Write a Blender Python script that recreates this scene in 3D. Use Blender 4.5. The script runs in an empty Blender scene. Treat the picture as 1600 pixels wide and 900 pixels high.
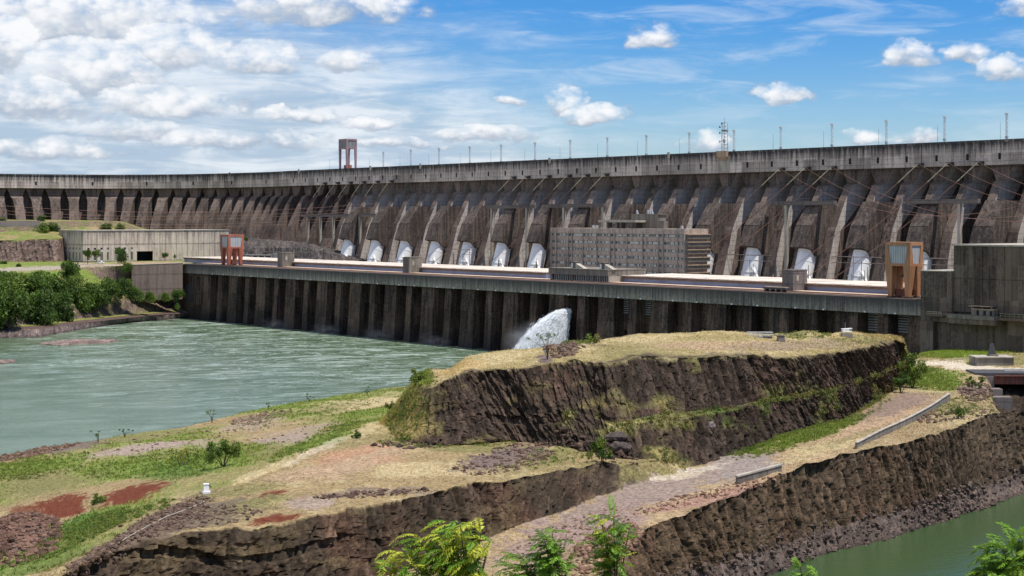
import bpy, math, random
import numpy as np
from mathutils import Vector

random.seed(7)
rng = np.random.default_rng(7)
sc = bpy.context.scene
COL = sc.collection

# ------------------------------------------------------------------ camera
F, CX, HY, CAMZ = 2664.0, 800.0, 340.0, 62.0
cam_d = bpy.data.cameras.new("camera")
cam = bpy.data.objects.new("camera", cam_d)
COL.objects.link(cam)
cam.location = (0, 0, CAMZ)
cam.rotation_euler = (math.pi / 2, 0, 0)
cam_d.sensor_width = 36.0
cam_d.lens = F / 1600.0 * 36.0
cam_d.shift_y = -110.0 / 1600.0
cam_d.clip_start = 0.5
cam_d.clip_end = 30000
sc.camera = cam

# ------------------------------------------------------------------ light
SUN_EL = math.radians(69)
SUN_H = Vector((0.93, -0.50, 0)).normalized()
to_sun = Vector((SUN_H.x * math.cos(SUN_EL), SUN_H.y * math.cos(SUN_EL), math.sin(SUN_EL)))
sun_d = bpy.data.lights.new("sun", 'SUN')
sun_d.energy = 5.0
sun_d.angle = math.radians(0.5)
sun_d.color = (1.0, 0.95, 0.87)
sun = bpy.data.objects.new("sun", sun_d)
COL.objects.link(sun)
sun.rotation_euler = (-to_sun).to_track_quat('-Z', 'Y').to_euler()
sc.view_settings.view_transform = 'Standard'
sc.view_settings.look = 'None'
sc.view_settings.exposure = 0.0
sc.view_settings.gamma = 1.0
sc.view_settings.use_curve_mapping = False


class NT:
    """tiny node-tree helper"""
    def __init__(self, tree):
        self.t = tree
        tree.nodes.clear()

    def n(self, typ, **kw):
        nd = self.t.nodes.new(typ)
        for k, v in kw.items():
            setattr(nd, k, v)
        return nd

    def put(self, sock, val):
        if val is None:
            return
        if hasattr(val, 'is_output'):
            self.t.links.new(val, sock)
        else:
            sock.default_value = val

    def math(self, op, a, b=None, c=None, clamp=False):
        nd = self.n('ShaderNodeMath', operation=op, use_clamp=clamp)
        self.put(nd.inputs[0], a)
        self.put(nd.inputs[1], b)
        self.put(nd.inputs[2], c)
        return nd.outputs[0]

    def vmath(self, op, a, b=None, scale=None):
        nd = self.n('ShaderNodeVectorMath', operation=op)
        self.put(nd.inputs[0], a)
        self.put(nd.inputs[1], b)
        if scale is not None:
            self.put(nd.inputs['Scale'], scale)
        return nd.outputs['Value'] if op in ('DOT_PRODUCT', 'LENGTH', 'DISTANCE') else nd.outputs[0]

    def mix(self, fac, a, b, blend='MIX'):
        nd = self.n('ShaderNodeMix', data_type='RGBA', blend_type=blend)
        self.put(nd.inputs[0], fac)
        self.put(nd.inputs[6], a)
        self.put(nd.inputs[7], b)
        return nd.outputs[2]

    def smooth(self, v, lo, hi, a=0.0, b=1.0):
        nd = self.n('ShaderNodeMapRange', interpolation_type='SMOOTHSTEP')
        self.put(nd.inputs[0], v)
        nd.inputs[1].default_value = lo
        nd.inputs[2].default_value = hi
        nd.inputs[3].default_value = a
        nd.inputs[4].default_value = b
        return nd.outputs[0]

    def noise(self, vec, scale, detail=4, rough=0.55, dist=0.0):
        nd = self.n('ShaderNodeTexNoise')
        self.put(nd.inputs['Vector'], vec)
        nd.inputs['Scale'].default_value = scale
        nd.inputs['Detail'].default_value = detail
        nd.inputs['Roughness'].default_value = rough
        nd.inputs['Distortion'].default_value = dist
        return nd.outputs['Fac']

    def xyz(self, v):
        nd = self.n('ShaderNodeSeparateXYZ')
        self.put(nd.inputs[0], v)
        return nd.outputs[0], nd.outputs[1], nd.outputs[2]

    def comb(self, x, y, z):
        nd = self.n('ShaderNodeCombineXYZ')
        self.put(nd.inputs[0], x)
        self.put(nd.inputs[1], y)
        self.put(nd.inputs[2], z)
        return nd.outputs[0]


# ------------------------------------------------------------------ sky
world = bpy.data.worlds.new("World")
sc.world = world
world.use_nodes = True
W = NT(world.node_tree)
tc = W.n('ShaderNodeTexCoord').outputs['Generated']
dx, dy, dz = W.xyz(tc)
sky = W.n('ShaderNodeTexSky', sky_type='NISHITA')
sky.sun_disc = False
sky.sun_elevation = SUN_EL
sky.sun_rotation = math.atan2(SUN_H.x, SUN_H.y)
sky.altitude = 200
sky.air_density = 1.0
sky.dust_density = 0.6
sky.ozone_density = 2.0
# deeper blue a few degrees above the horizon, same all round and up to the zenith
el = W.math('MAXIMUM', dz, 0.0)
tint = W.mix(W.smooth(el, 0.0, 0.13), (0.98, 1.16, 1.40, 1), (0.27, 0.73, 1.30, 1))
blue = W.mix(1.0, sky.outputs[0], tint, 'MULTIPLY')
# cloud coordinates: photograph pixels as angles on the dome
PX = W.math('MULTIPLY', dx, F)
PY = W.math('MULTIPLY', dz, F)
q = W.comb(PX, W.math('MULTIPLY', PY, 1.5), W.math('MULTIPLY', dy, F * 0.7))
w1 = W.noise(q, 1 / 70.0, 7, 0.62)
w2 = W.noise(q, 1 / 24.0, 6, 0.6)
q2 = W.comb(W.math('MULTIPLY', PX, 0.33), W.math('MULTIPLY', PY, 2.0), W.math('MULTIPLY', dy, 900.0))
w3 = W.noise(q2, 1 / 60.0, 7, 0.62, 0.6)
wb = W.noise(q, 1 / 190.0, 5, 0.55)


wa = W.noise(q, 1 / 95.0, 4, 0.6)
wb2 = W.noise(W.vmath('ADD', q, (511.0, 77.0, 31.0)), 1 / 60.0, 5, 0.6)
BX = W.math('ADD', PX, W.math('MULTIPLY', W.math('SUBTRACT', wa, 0.5), 110.0))
BY = W.math('ADD', PY, W.math('MULTIPLY', W.math('SUBTRACT', wb2, 0.5), 42.0))


def blob(cx, cy, rx, ry):
    r = (cx - CX) / F
    sx = r / math.sqrt(1 + r * r) * F
    sy = HY - cy
    ax = W.math('MULTIPLY', W.math('SUBTRACT', BX, sx), 1.0 / rx)
    ayu = W.math('SUBTRACT', BY, sy - ry * 0.5)
    up = W.math('MULTIPLY', ayu, 1.0 / (ry * 1.5))
    dn = W.math('MULTIPLY', ayu, -1.0 / (ry * 0.55))
    ay = W.math('MAXIMUM', up, dn)
    d = W.math('ADD', W.math('MULTIPLY', ax, ax), W.math('MULTIPLY', ay, ay))
    return W.math('SUBTRACT', 1.0, d), up


CUM = [(110, 26, 235, 64), (0, 80, 85, 46), (272, 82, 96, 38), (150, 114, 105, 52), (40, 160, 110, 34), (300, 165, 90, 22), (200, 205, 90, 18),
       (240, 160, 90, 24),
       (415, 92, 62, 28), (550, 94, 56, 20), (500, 6, 165, 36), (592, 192, 46, 12), (888, 160, 36, 26),
       (925, 178, 52, 16), (1025, 57, 48, 20), (1412, 93, 42, 20), (1507, 92, 50, 16), (1578, 114, 56, 19),
       (1590, 24, 36, 18), (1225, 147, 40, 17), (1100, 222, 52, 20), (1355, 216, 44, 13), (1432, 214, 40, 13),
       (800, 158, 34, 9), (380, 218, 140, 16), (60, 235, 130, 18), (760, 208, 90, 12), (470, 180, 70, 12), (620, 225, 90, 9)]
field, shade = None, None
for c in CUM:
    d, up = blob(*c)
    field = d if field is None else W.math('MAXIMUM', field, d)
    # relative height inside the cloud that is in front
    hgt = W.math('MULTIPLY', W.smooth(d, -0.2, 0.3), W.math('ADD', up, 0.4))
    shade = hgt if shade is None else W.math('MAXIMUM', shade, hgt)
def billow(sc_):
    v = W.n('ShaderNodeTexVoronoi', feature='SMOOTH_F1', voronoi_dimensions='2D')
    wv = W.comb(W.math('ADD', PX, W.math('MULTIPLY', W.math('SUBTRACT', w1, .5), 60.0)), W.math('MULTIPLY', PY, 1.35), 0.0)
    W.put(v.inputs['Vector'], wv)
    v.inputs['Scale'].default_value = sc_
    v.inputs['Smoothness'].default_value = 0.35
    return W.math('SUBTRACT', 0.42, v.outputs['Distance'])


b1, b2 = billow(1 / 30.0), billow(1 / 11.0)
bil = W.math('ADD', W.math('MULTIPLY', b1, 0.75), W.math('MULTIPLY', b2, 0.24))
det = W.math('ADD', W.math('MULTIPLY', W.math('SUBTRACT', w1, 0.5), 2.3), W.math('ADD', W.math('MULTIPLY', W.math('SUBTRACT', w2, 0.5), 0.55), bil))
cfield = W.math('ADD', W.math('MULTIPLY', field, 0.85), det)
alpha = W.smooth(cfield, -0.28, 1.0)
# layered veil: heavy to the left of frame, thin towards the right, fading with height
left = W.smooth(dx, -0.20, 0.12, 1.0, 0.0)
low = W.smooth(dz, 0.03, 0.13, 1.0, 0.12)
veil = W.math('ADD', W.math('MULTIPLY', left, W.math('ADD', W.math('MULTIPLY', low, 0.75), 0.48)),
              W.math('MULTIPLY', W.smooth(dz, 0.005, 0.09, 0.75, 0.0), 0.6))
vn = W.math('ADD', veil, W.math('MULTIPLY', W.math('SUBTRACT', W.math('ADD', W.math('MULTIPLY', w3, 0.6), W.math('MULTIPLY', wb, 0.4)), 0.5), 1.3))
valpha = W.smooth(vn, 0.05, 0.95, 0.0, 0.9)
# cirrus streaks everywhere above
cir = W.math('MULTIPLY', W.smooth(w3, 0.46, 0.74), W.smooth(dz, 0.03, 0.09, 0.1, 0.36))
valpha = W.math('MAXIMUM', valpha, cir)
CW = 1.0 / 0.1
veilcol = W.mix(W.smooth(W.math('ADD', w3, W.math('MULTIPLY', W.math('SUBTRACT', wb, 0.5), 0.8)), 0.32, 0.66),
                (0.46 * CW, 0.58 * CW, 0.73 * CW, 1), (0.84 * CW, 0.89 * CW, 0.95 * CW, 1))
skyv = W.mix(valpha, blue, veilcol)
sh = W.smooth(W.math('ADD', shade, W.math('ADD', W.math('MULTIPLY', W.math('SUBTRACT', w1, 0.5), 1.3), W.math('MULTIPLY', bil, 0.55))), 0.0, 1.0)
ccol = W.mix(sh, (0.36 * CW, 0.44 * CW, 0.56 * CW, 1), (0.97 * CW, 0.98 * CW, 1.0 * CW, 1))
skyc = W.mix(W.math('MULTIPLY', alpha, 0.96), skyv, ccol)
# broken cloud added over the unseen dome, to whiten the ambient light
gq = W.vmath('MULTIPLY', tc, (3.2, 3.2, 5.0))
gn_ = W.noise(gq, 1.0, 7, 0.6)
ga = W.math('MULTIPLY', W.smooth(gn_, 0.47, 0.62), W.smooth(dz, 0.14, 0.24))
gcol = W.mix(W.smooth(gn_, 0.50, 0.75), (0.95 * CW, 0.96 * CW, 0.98 * CW, 1), (0.55 * CW, 0.60 * CW, 0.68 * CW, 1))
skyc = W.mix(W.math('MULTIPLY', ga, 0.9), skyc, gcol)
bg = W.n('ShaderNodeBackground')
W.put(bg.inputs[0], skyc)
bg.inputs[1].default_value = 0.1
W.t.links.new(bg.outputs[0], W.n('ShaderNodeOutputWorld').inputs[0])


# ------------------------------------------------------------------ helpers: frames
UX, UY = 0.6, -0.8          # along the dam, towards the right of the picture
NX, NY = 0.8, 0.6           # upstream
ROT = math.atan2(UY, UX)


def wpt(x, y, z):
    """a point of the photograph at a known height"""
    d = (CAMZ - z) * F / (y - HY)
    return ((x - CX) / F * d, d, z)


def dpt(x, y, d):
    """a point of the photograph at a known distance"""
    return ((x - CX) / F * d, d, CAMZ - (y - HY) * d / F)


def an(a, N, z=0.0):
    return (a * UX + N * NX, a * UY + N * NY, z)


def a_at(x, N):
    r = (x - CX) / F
    return N * (0.6 * r - 0.8) / (0.6 + 0.8 * r)


def empty(name, loc, rz=0.0, label=None, cat=None, group=None):
    o = bpy.data.objects.new(name, None)
    COL.objects.link(o)
    o.location = loc
    o.rotation_euler = (0, 0, rz)
    o.empty_display_size = 1
    tag(o, label, cat, group)
    return o


def tag(o, label=None, cat=None, group=None, kind=None):
    if label: o['label'] = label
    if cat: o['category'] = cat
    if group: o['group'] = group
    if kind: o['kind'] = kind
    return o


def place(mesh, name, parent=None, loc=(0, 0, 0), rz=0.0, scale=None):
    o = bpy.data.objects.new(name, mesh)
    COL.objects.link(o)
    if parent is not None:
        o.parent = parent
    o.location = loc
    o.rotation_euler = (0, 0, rz)
    if scale is not None:
        o.scale = scale if hasattr(scale, '__len__') else (scale,) * 3
    return o


class MB:
    def __init__(self):
        self.v, self.f = [], []

    def add(self, vs, fs):
        b = len(self.v)
        self.v += [tuple(p) for p in vs]
        self.f += [tuple(b + i for i in f) for f in fs]
        return self

    def hexa(self, b, t):
        return self.add(list(b) + list(t), [(3, 2, 1, 0), (4, 5, 6, 7), (0, 1, 5, 4), (1, 2, 6, 5), (2, 3, 7, 6), (3, 0, 4, 7)])

    def box(self, x0, x1, y0, y1, z0, z1):
        return self.hexa([(x0, y0, z0), (x1, y0, z0), (x1, y1, z0), (x0, y1, z0)],
                         [(x0, y0, z1), (x1, y0, z1), (x1, y1, z1), (x0, y1, z1)])

    def frus(self, x0, x1, y0, y1, z0, X0, X1, Y0, Y1, z1):
        return self.hexa([(x0, y0, z0), (x1, y0, z0), (x1, y1, z0), (x0, y1, z0)],
                         [(X0, Y0, z1), (X1, Y0, z1), (X1, Y1, z1), (X0, Y1, z1)])

    def extr(self, pts, vec):
        """prism: planar polygon pts swept by vec"""
        n = len(pts)
        vs = [tuple(p) for p in pts] + [(p[0] + vec[0], p[1] + vec[1], p[2] + vec[2]) for p in pts]
        fs = [tuple(range(n - 1, -1, -1)), tuple(range(n, 2 * n))]
        fs += [(i, (i + 1) % n, n + (i + 1) % n, n + i) for i in range(n)]
        return self.add(vs, fs)

    def sections(self, secs):
        """stack of (z, x0, x1, y0, y1)"""
        vs, fs = [], []
        for (z, x0, x1, y0, y1) in secs:
            vs += [(x0, y0, z), (x1, y0, z), (x1, y1, z), (x0, y1, z)]
        for k in range(len(secs) - 1):
            b = 4 * k
            for i in range(4):
                j = (i + 1) % 4
                fs.append((b + i, b + j, b + 4 + j, b + 4 + i))
        fs.append((3, 2, 1, 0))
        b = 4 * (len(secs) - 1)
        fs.append((b, b + 1, b + 2, b + 3))
        return self.add(vs, fs)

    def tube(self, p0, p1, r0, r1=None, n=8, caps=True):
        r1 = r0 if r1 is None else r1
        p0, p1 = Vector(p0), Vector(p1)
        d = (p1 - p0)
        if d.length < 1e-6:
            return self
        d.normalize()
        up = Vector((0, 0, 1)) if abs(d.z) < 0.95 else Vector((1, 0, 0))
        s = d.cross(up).normalized()
        t = s.cross(d)
        vs, fs = [], []
        for (p, r) in ((p0, r0), (p1, r1)):
            for k in range(n):
                a = 2 * math.pi * k / n
                vs.append(p + s * (r * math.cos(a)) + t * (r * math.sin(a)))
        for k in range(n):
            j = (k + 1) % n
            fs.append((k, j, n + j, n + k))
        if caps:
            fs.append(tuple(range(n - 1, -1, -1)))
            fs.append(tuple(range(n, 2 * n)))
        return self.add(vs, fs)

    def path(self, pts, r, n=5):
        for i in range(len(pts) - 1):
            self.tube(pts[i], pts[i + 1], r if not hasattr(r, '__len__') else r[i],
                      r if not hasattr(r, '__len__') else r[i + 1], n, caps=(i in (0, len(pts) - 2)))
        return self

    def mesh(self, name, mat=None, smooth=False):
        me = bpy.data.meshes.new(name)
        me.from_pydata(self.v, [], self.f)
        if mat: me.materials.append(mat)
        if smooth:
            me.polygons.foreach_set('use_smooth', [True] * len(me.polygons))
        me.update()
        return me

    def build(self, name, mat, parent=None, loc=(0, 0, 0), rz=0.0, smooth=False):
        return place(self.mesh(name, mat, smooth), name, parent, loc, rz)


def np_mesh(name, V, Fc, mat, col=None, smooth=False):
    """fast mesh from arrays; Fc is (m,3) or (m,4)"""
    V = np.asarray(V, dtype=np.float32)
    Fc = np.asarray(Fc, dtype=np.int32)
    me = bpy.data.meshes.new(name)
    me.vertices.add(len(V))
    me.vertices.foreach_set('co', V.ravel())
    k = Fc.shape[1]
    me.loops.add(Fc.size)
    me.loops.foreach_set('vertex_index', Fc.ravel())
    me.polygons.add(len(Fc))
    me.polygons.foreach_set('loop_start', np.arange(0, Fc.size, k, dtype=np.int32))
    me.polygons.foreach_set('loop_total', np.full(len(Fc), k, dtype=np.int32))
    me.polygons.foreach_set('use_smooth', np.full(len(Fc), bool(smooth)))
    if mat: me.materials.append(mat)
    me.update(calc_edges=True)
    if col is not None:
        ca = me.color_attributes.new('Col', 'FLOAT_COLOR', 'POINT')
        c4 = np.ones((len(V), 4), dtype=np.float32)
        c4[:, :3] = col
        ca.data.foreach_set('color', c4.ravel())
    me.validate()
    return me


# ------------------------------------------------------------------ helpers: noise on arrays
def _hash(ix, iy, iz, s):
    h = (ix.astype(np.int64) * 374761393 + iy.astype(np.int64) * 668265263 + iz.astype(np.int64) * 2147483647 + s * 1274126177) & 0xFFFFFFFF
    h = ((h ^ (h >> 13)) * 1274126177) & 0xFFFFFFFF
    h = ((h ^ (h >> 15)) * 2246822519) & 0xFFFFFFFF
    return ((h ^ (h >> 16)) & 0xFFFFFF) / float(0xFFFFFF)


def vnoise(P, scale, seed=0):
    p = P * scale
    i = np.floor(p)
    f = p - i
    f = f * f * (3 - 2 * f)
    out = 0
    for cx in (0, 1):
        for cy in (0, 1):
            for cz in (0, 1):
                w = (f[:, 0] if cx else 1 - f[:, 0]) * (f[:, 1] if cy else 1 - f[:, 1]) * (f[:, 2] if cz else 1 - f[:, 2])
                out = out + w * _hash(i[:, 0] + cx, i[:, 1] + cy, i[:, 2] + cz, seed)
    return out


def fbm(P, scale, octv=4, seed=0, gain=0.5):
    a, s, tot, out = 1.0, scale, 0.0, 0
    for k in range(octv):
        out = out + a * vnoise(P, s, seed + k)
        tot += a
        a *= gain
        s *= 2.03
    return out / tot


def cells(P, scale, seed=0):
    """Worley: (F1 distance, F2-F1, hash of nearest cell, second hash)"""
    p = P * np.asarray(scale)
    i = np.floor(p)
    best = np.full(len(P), 1e9)
    sec = np.full(len(P), 1e9)
    hid = np.zeros(len(P))
    for ox in (-1, 0, 1):
        for oy in (-1, 0, 1):
            for oz in (-1, 0, 1):
                c = i + np.array([ox, oy, oz])
                hx = _hash(c[:, 0], c[:, 1], c[:, 2], seed)
                hy = _hash(c[:, 0], c[:, 1], c[:, 2], seed + 11)
                hz = _hash(c[:, 0], c[:, 1], c[:, 2], seed + 23)
                d = (c[:, 0] + hx - p[:, 0]) ** 2 + (c[:, 1] + hy - p[:, 1]) ** 2 + (c[:, 2] + hz - p[:, 2]) ** 2
                m = d < best
                sec = np.where(m, best, np.minimum(sec, d))
                hid = np.where(m, hy, hid)
                best = np.where(m, d, best)
    return np.sqrt(best), np.sqrt(sec) - np.sqrt(best), hid


# ------------------------------------------------------------------ materials
def new_mat(name):
    m = bpy.data.materials.new(name)
    m.use_nodes = True
    return m, NT(m.node_tree)


def finish(T, color, rough=0.85, bump=None, bstr=0.3, bdist=0.2, metal=0.0, spec=0.3, **kw):
    b = T.n('ShaderNodeBsdfPrincipled')
    T.put(b.inputs['Base Color'], color)
    T.put(b.inputs['Roughness'], rough)
    b.inputs['Metallic'].default_value = metal
    b.inputs['Specular IOR Level'].default_value = spec
    for k, v in kw.items():
        T.put(b.inputs[k], v)
    if bump is not None:
        bp = T.n('ShaderNodeBump')
        bp.inputs['Strength'].default_value = bstr
        bp.inputs['Distance'].default_value = bdist
        T.put(bp.inputs['Height'], bump)
        T.t.links.new(bp.outputs[0], b.inputs['Normal'])
    T.t.links.new(b.outputs[0], T.n('ShaderNodeOutputMaterial').inputs[0])
    return b


def concrete(name, light, dark, stain=0.55, lift=2.5, joint=0.0, topdark=None, rust=0.0, tone=(0.5, 0.5), panel=None, darkcol=None, low=None, ragged=2.6):
    """weathered board-marked concrete; streaks run down, lift lines are level.
    topdark=(z0,z1): algae that grows from z1 (dense) down to z0"""
    m, T = new_mat(name)
    P = T.n('ShaderNodeNewGeometry').outputs['Position']
    x, y, z = T.xyz(P)
    a = T.vmath('DOT_PRODUCT', P, (UX, UY, 0))
    nn = T.vmath('DOT_PRODUCT', P, (NX, NY, 0))
    sv = T.comb(a, nn, T.math('MULTIPLY', z, 0.06))
    s1 = T.noise(sv, 0.55, 6, 0.65)
    s2 = T.noise(sv, 1.9, 4, 0.6)
    big = T.noise(P, 0.05, 4, 0.6)
    fine = T.noise(P, 0.9, 5, 0.65)
    k = T.math('ADD', T.math('MULTIPLY', s1, 0.5), T.math('ADD', T.math('MULTIPLY', s2, 0.25), T.math('MULTIPLY', big, 0.35)))
    k = T.math('ADD', k, T.math('MULTIPLY', T.math('SUBTRACT', fine, 0.5), 0.35))
    st = T.smooth(k, tone[0] - 0.02, tone[1] + 0.2)
    st = T.math('MULTIPLY', st, stain)
    c = T.mix(st, light + (1,), dark + (1,))
    if rust:
        r = T.smooth(T.noise(sv, 0.33, 5, 0.6), 0.55, 0.75)
        c = T.mix(T.math('MULTIPLY', r, rust), c, (0.17, 0.085, 0.05, 1))
    if panel:   # slight shade from pour to pour
        fa = T.math('FLOOR', T.math('MULTIPLY', T.math('ADD', a, T.math('MULTIPLY', nn, 1.7)), 1.0 / panel[0]))
        fz = T.math('FLOOR', T.math('MULTIPLY', z, 1.0 / panel[1]))
        wn = T.n('ShaderNodeTexWhiteNoise', noise_dimensions='2D')
        T.put(wn.inputs['Vector'], T.comb(fa, fz, 0.0))
        c = T.mix(1.0, c, T.mix(wn.outputs[0], (0.66, 0.66, 0.66, 1), (1.24, 1.24, 1.24, 1)), 'MULTIPLY')
    if topdark:
        t = T.smooth(T.math('ADD', z, T.math('MULTIPLY', T.math('SUBTRACT', s1, 0.5), (topdark[1] - topdark[0]) * ragged)), topdark[0], topdark[1])
        c = T.mix(T.math('MULTIPLY', t, topdark[2] if len(topdark) > 2 else 0.85), c, (darkcol or (0.035, 0.036, 0.042)) + (1,))
    if low:     # slime from low[1] (dense) up to low[0]
        t = T.smooth(T.math('ADD', z, T.math('MULTIPLY', T.math('SUBTRACT', s1, 0.5), (low[0] - low[1]) * 2.0)), low[1], low[0], 1.0, 0.0)
        c = T.mix(T.math('MULTIPLY', t, low[2]), c, (0.022, 0.024, 0.028, 1))
    fr = T.math('FRACT', T.math('MULTIPLY', z, 1.0 / lift))
    line = T.math('LESS_THAN', fr, 0.09)
    if joint:
        fj = T.math('FRACT', T.math('MULTIPLY', a, 1.0 / joint))
        line = T.math('MAXIMUM', line, T.math('LESS_THAN', fj, 0.035))
    c = T.mix(T.math('MULTIPLY', line, T.math('MULTIPLY', big, 0.75)), c, (0.05, 0.045, 0.045, 1))
    h = T.math('SUBTRACT', fine, T.math('MULTIPLY', line, 0.6))
    finish(T, c, 0.9, h, 0.5, 0.15, spec=0.2)
    return m


def plain(name, col, rough=0.6, var=0.25, scale=0.8, metal=0.0, streak=True, spec=0.4):
    m, T = new_mat(name)
    P = T.n('ShaderNodeNewGeometry').outputs['Position']
    x, y, z = T.xyz(P)
    v = T.comb(x, y, T.math('MULTIPLY', z, 0.15)) if streak else P
    n = T.noise(v, scale, 5, 0.6)
    c = T.mix(T.smooth(n, 0.3, 0.75), tuple(min(1, k * (1 + var * 0.5)) for k in col) + (1,), tuple(k * (1 - var) for k in col) + (1,))
    finish(T, c, rough, n, 0.15, 0.05, metal=metal, spec=spec)
    return m


M = {}
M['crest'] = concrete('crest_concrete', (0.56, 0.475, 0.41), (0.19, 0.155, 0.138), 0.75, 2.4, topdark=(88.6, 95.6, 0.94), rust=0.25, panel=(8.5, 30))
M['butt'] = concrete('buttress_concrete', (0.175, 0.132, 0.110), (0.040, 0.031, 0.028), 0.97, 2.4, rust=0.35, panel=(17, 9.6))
M['flank'] = concrete('lit_flank_concrete', (0.52, 0.465, 0.425), (0.21, 0.18, 0.16), 0.75, 2.4)  # lighter concrete copy, paints the light on the sunward flanks
M['web'] = M['butt']
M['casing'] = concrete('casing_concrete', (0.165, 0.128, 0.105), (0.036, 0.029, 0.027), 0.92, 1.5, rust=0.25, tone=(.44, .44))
M['beam'] = concrete('beam_concrete', (0.20, 0.17, 0.155), (0.07, 0.06, 0.06), 0.7, 4)
M['parapet'] = concrete('parapet_concrete', (0.34, 0.31, 0.255), (0.085, 0.075, 0.068), 0.95, 20, joint=17.0, topdark=(26.4, 33.4, 0.95), darkcol=(0.072, 0.064, 0.060), ragged=1.1)
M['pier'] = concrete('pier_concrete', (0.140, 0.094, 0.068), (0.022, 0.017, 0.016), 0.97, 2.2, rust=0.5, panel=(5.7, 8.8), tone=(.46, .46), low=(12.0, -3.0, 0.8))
M['roofing'] = plain('pale_roofing', (0.66, 0.57, 0.48), 0.8, 0.1, 0.3, streak=False)
M['fascia'] = concrete('fascia_concrete', (0.24, 0.18, 0.145), (0.10, 0.075, 0.065), 0.7, 9)
M['bluewall'] = plain('blue_cladding', (0.30, 0.33, 0.47), 0.45, 0.25, 0.1)
M['deck'] = plain('deck_surface', (0.60, 0.43, 0.30), 0.9, 0.3, 0.25, streak=False)
M['decklow'] = plain('deck_dirty', (0.16, 0.11, 0.085), 0.9, 0.35, 0.4, streak=False)
M['white'] = plain('white_painted_steel', (0.82, 0.81, 0.80), 0.45, 0.12, 0.35)
M['steel'] = plain('galvanised_steel', (0.42, 0.43, 0.44), 0.5, 0.25, 0.8, metal=0.2)
M['darksteel'] = plain('dark_steel', (0.07, 0.065, 0.065), 0.6, 0.3, 0.8)
M['orange'] = plain('orange_crane_paint', (0.42, 0.205, 0.10), 0.55, 0.35, 0.6)
M['red'] = plain('faded_red_crane_paint', (0.40, 0.125, 0.075), 0.55, 0.3, 0.6)
M['pink'] = plain('bleached_pink_crane_paint', (0.36, 0.22, 0.23), 0.6, 0.3, 0.6)
M['panel'] = plain('grey_corrugated_panel', (0.44, 0.45, 0.45), 0.5, 0.2, 1.5)
M['boxpanel'] = plain('weathered_grey_panel', (0.27, 0.26, 0.26), 0.6, 0.35, 1.0)
M['yellowrod'] = plain('weathered_insulator', (0.42, 0.38, 0.25), 0.5, 0.3, 0.8)
M['wire'] = plain('rust_red_cable', (0.26, 0.135, 0.095), 0.6, 0.2, 0.2, streak=False)
M['opening'] = plain('dark_opening', (0.012, 0.012, 0.016), 0.8, 0.3)
M['glass'] = plain('dark_glass', (0.02, 0.024, 0.032), 0.12, 0.3, 0.3, spec=0.5)
M['hall'] = concrete('hall_concrete', (0.62, 0.53, 0.43), (0.29, 0.235, 0.185), 0.7, 11.0, topdark=(47.0, 55.5, 0.7), darkcol=(0.17, 0.15, 0.14))
M['righthall'] = concrete('dark_panel_concrete', (0.17, 0.132, 0.102), (0.042, 0.034, 0.030), 0.95, 30, rust=0.35, panel=(3.0, 11.5))
M['office'] = concrete('office_concrete', (0.50, 0.40, 0.33), (0.23, 0.18, 0.15), 0.85, 30)
M['fin'] = plain('pale_fin_concrete', (0.36, 0.32, 0.28), 0.85, 0.35, 0.5)
M['ledge'] = plain('ochre_ledge', (0.42, 0.30, 0.20), 0.85, 0.3, 0.5)
M['winlight'] = plain('pale_window_panels', (0.58, 0.58, 0.52), 0.5, 0.25, 0.6)
M['mast'] = plain('white_mast', (0.62, 0.62, 0.62), 0.5, 0.2)
M['concpale'] = plain('pale_concrete', (0.40, 0.36, 0.30), 0.9, 0.35, 0.5)
M['concgrey'] = plain('grey_concrete', (0.20, 0.175, 0.145), 0.9, 0.45, 0.6)
M['rust'] = plain('rusty_girder', (0.17, 0.055, 0.035), 0.7, 0.35, 0.6)
M['bark'] = plain('bark', (0.10, 0.075, 0.055), 0.9, 0.4, 4.0)


def attr_mat(name, rough=0.9, trans=0.0, var=0.35, scale=1.2, bump=0.4, spec=0.15):
    m, T = new_mat(name)
    at = T.n('ShaderNodeAttribute', attribute_name='Col')
    P = T.n('ShaderNodeNewGeometry').outputs['Position']
    n = T.noise(P, scale, 5, 0.65)
    n2 = T.noise(P, scale * 4.3, 3, 0.6)
    k = T.math('ADD', T.math('MULTIPLY', n, 0.65), T.math('MULTIPLY', n2, 0.35))
    g = T.smooth(k, 0.3, 0.7, 1 - var, 1 + var)
    c = T.vmath('SCALE', at.outputs['Color'], None, g)
    b = finish(T, c, rough, n2, bump, 0.12, spec=spec)
    if trans:
        tr = T.n('ShaderNodeBsdfTranslucent')
        T.put(tr.inputs[0], T.vmath('MULTIPLY', c, (1.25, 1.15, 0.5)))
        ms = T.n('ShaderNodeMixShader')
        ms.inputs[0].default_value = trans
        T.t.links.new(b.outputs[0], ms.inputs[1])
        T.t.links.new(tr.outputs[0], ms.inputs[2])
        out = [x for x in T.t.nodes if x.type == 'OUTPUT_MATERIAL'][0]
        T.t.links.new(ms.outputs[0], out.inputs[0])
    return m


M['ground'] = attr_mat('earth_and_rock', 0.92, 0, 0.58, 1.5, 0.9)
M['leaf'] = attr_mat('leaves', 0.55, 0.35, 0.25, 0.8, 0.0, 0.3)
M['grass'] = attr_mat('grass_blades', 0.7, 0.3, 0.15, 0.8, 0.0)
# ================================================================== THE DAM
A13 = -521.3                      # penstock no. 13 along the dam axis
PITCH = 34.0
NP = 584.0                        # foot of the penstocks
NC = 609.0                        # downstream face of the crest wall
ZCREST, ZBAND = 95.7, 84.8

dam = empty('concrete_dam', (0, 0, 0), ROT, 'long dark concrete buttress dam with white penstocks crossing the whole picture', 'dam')
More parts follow.
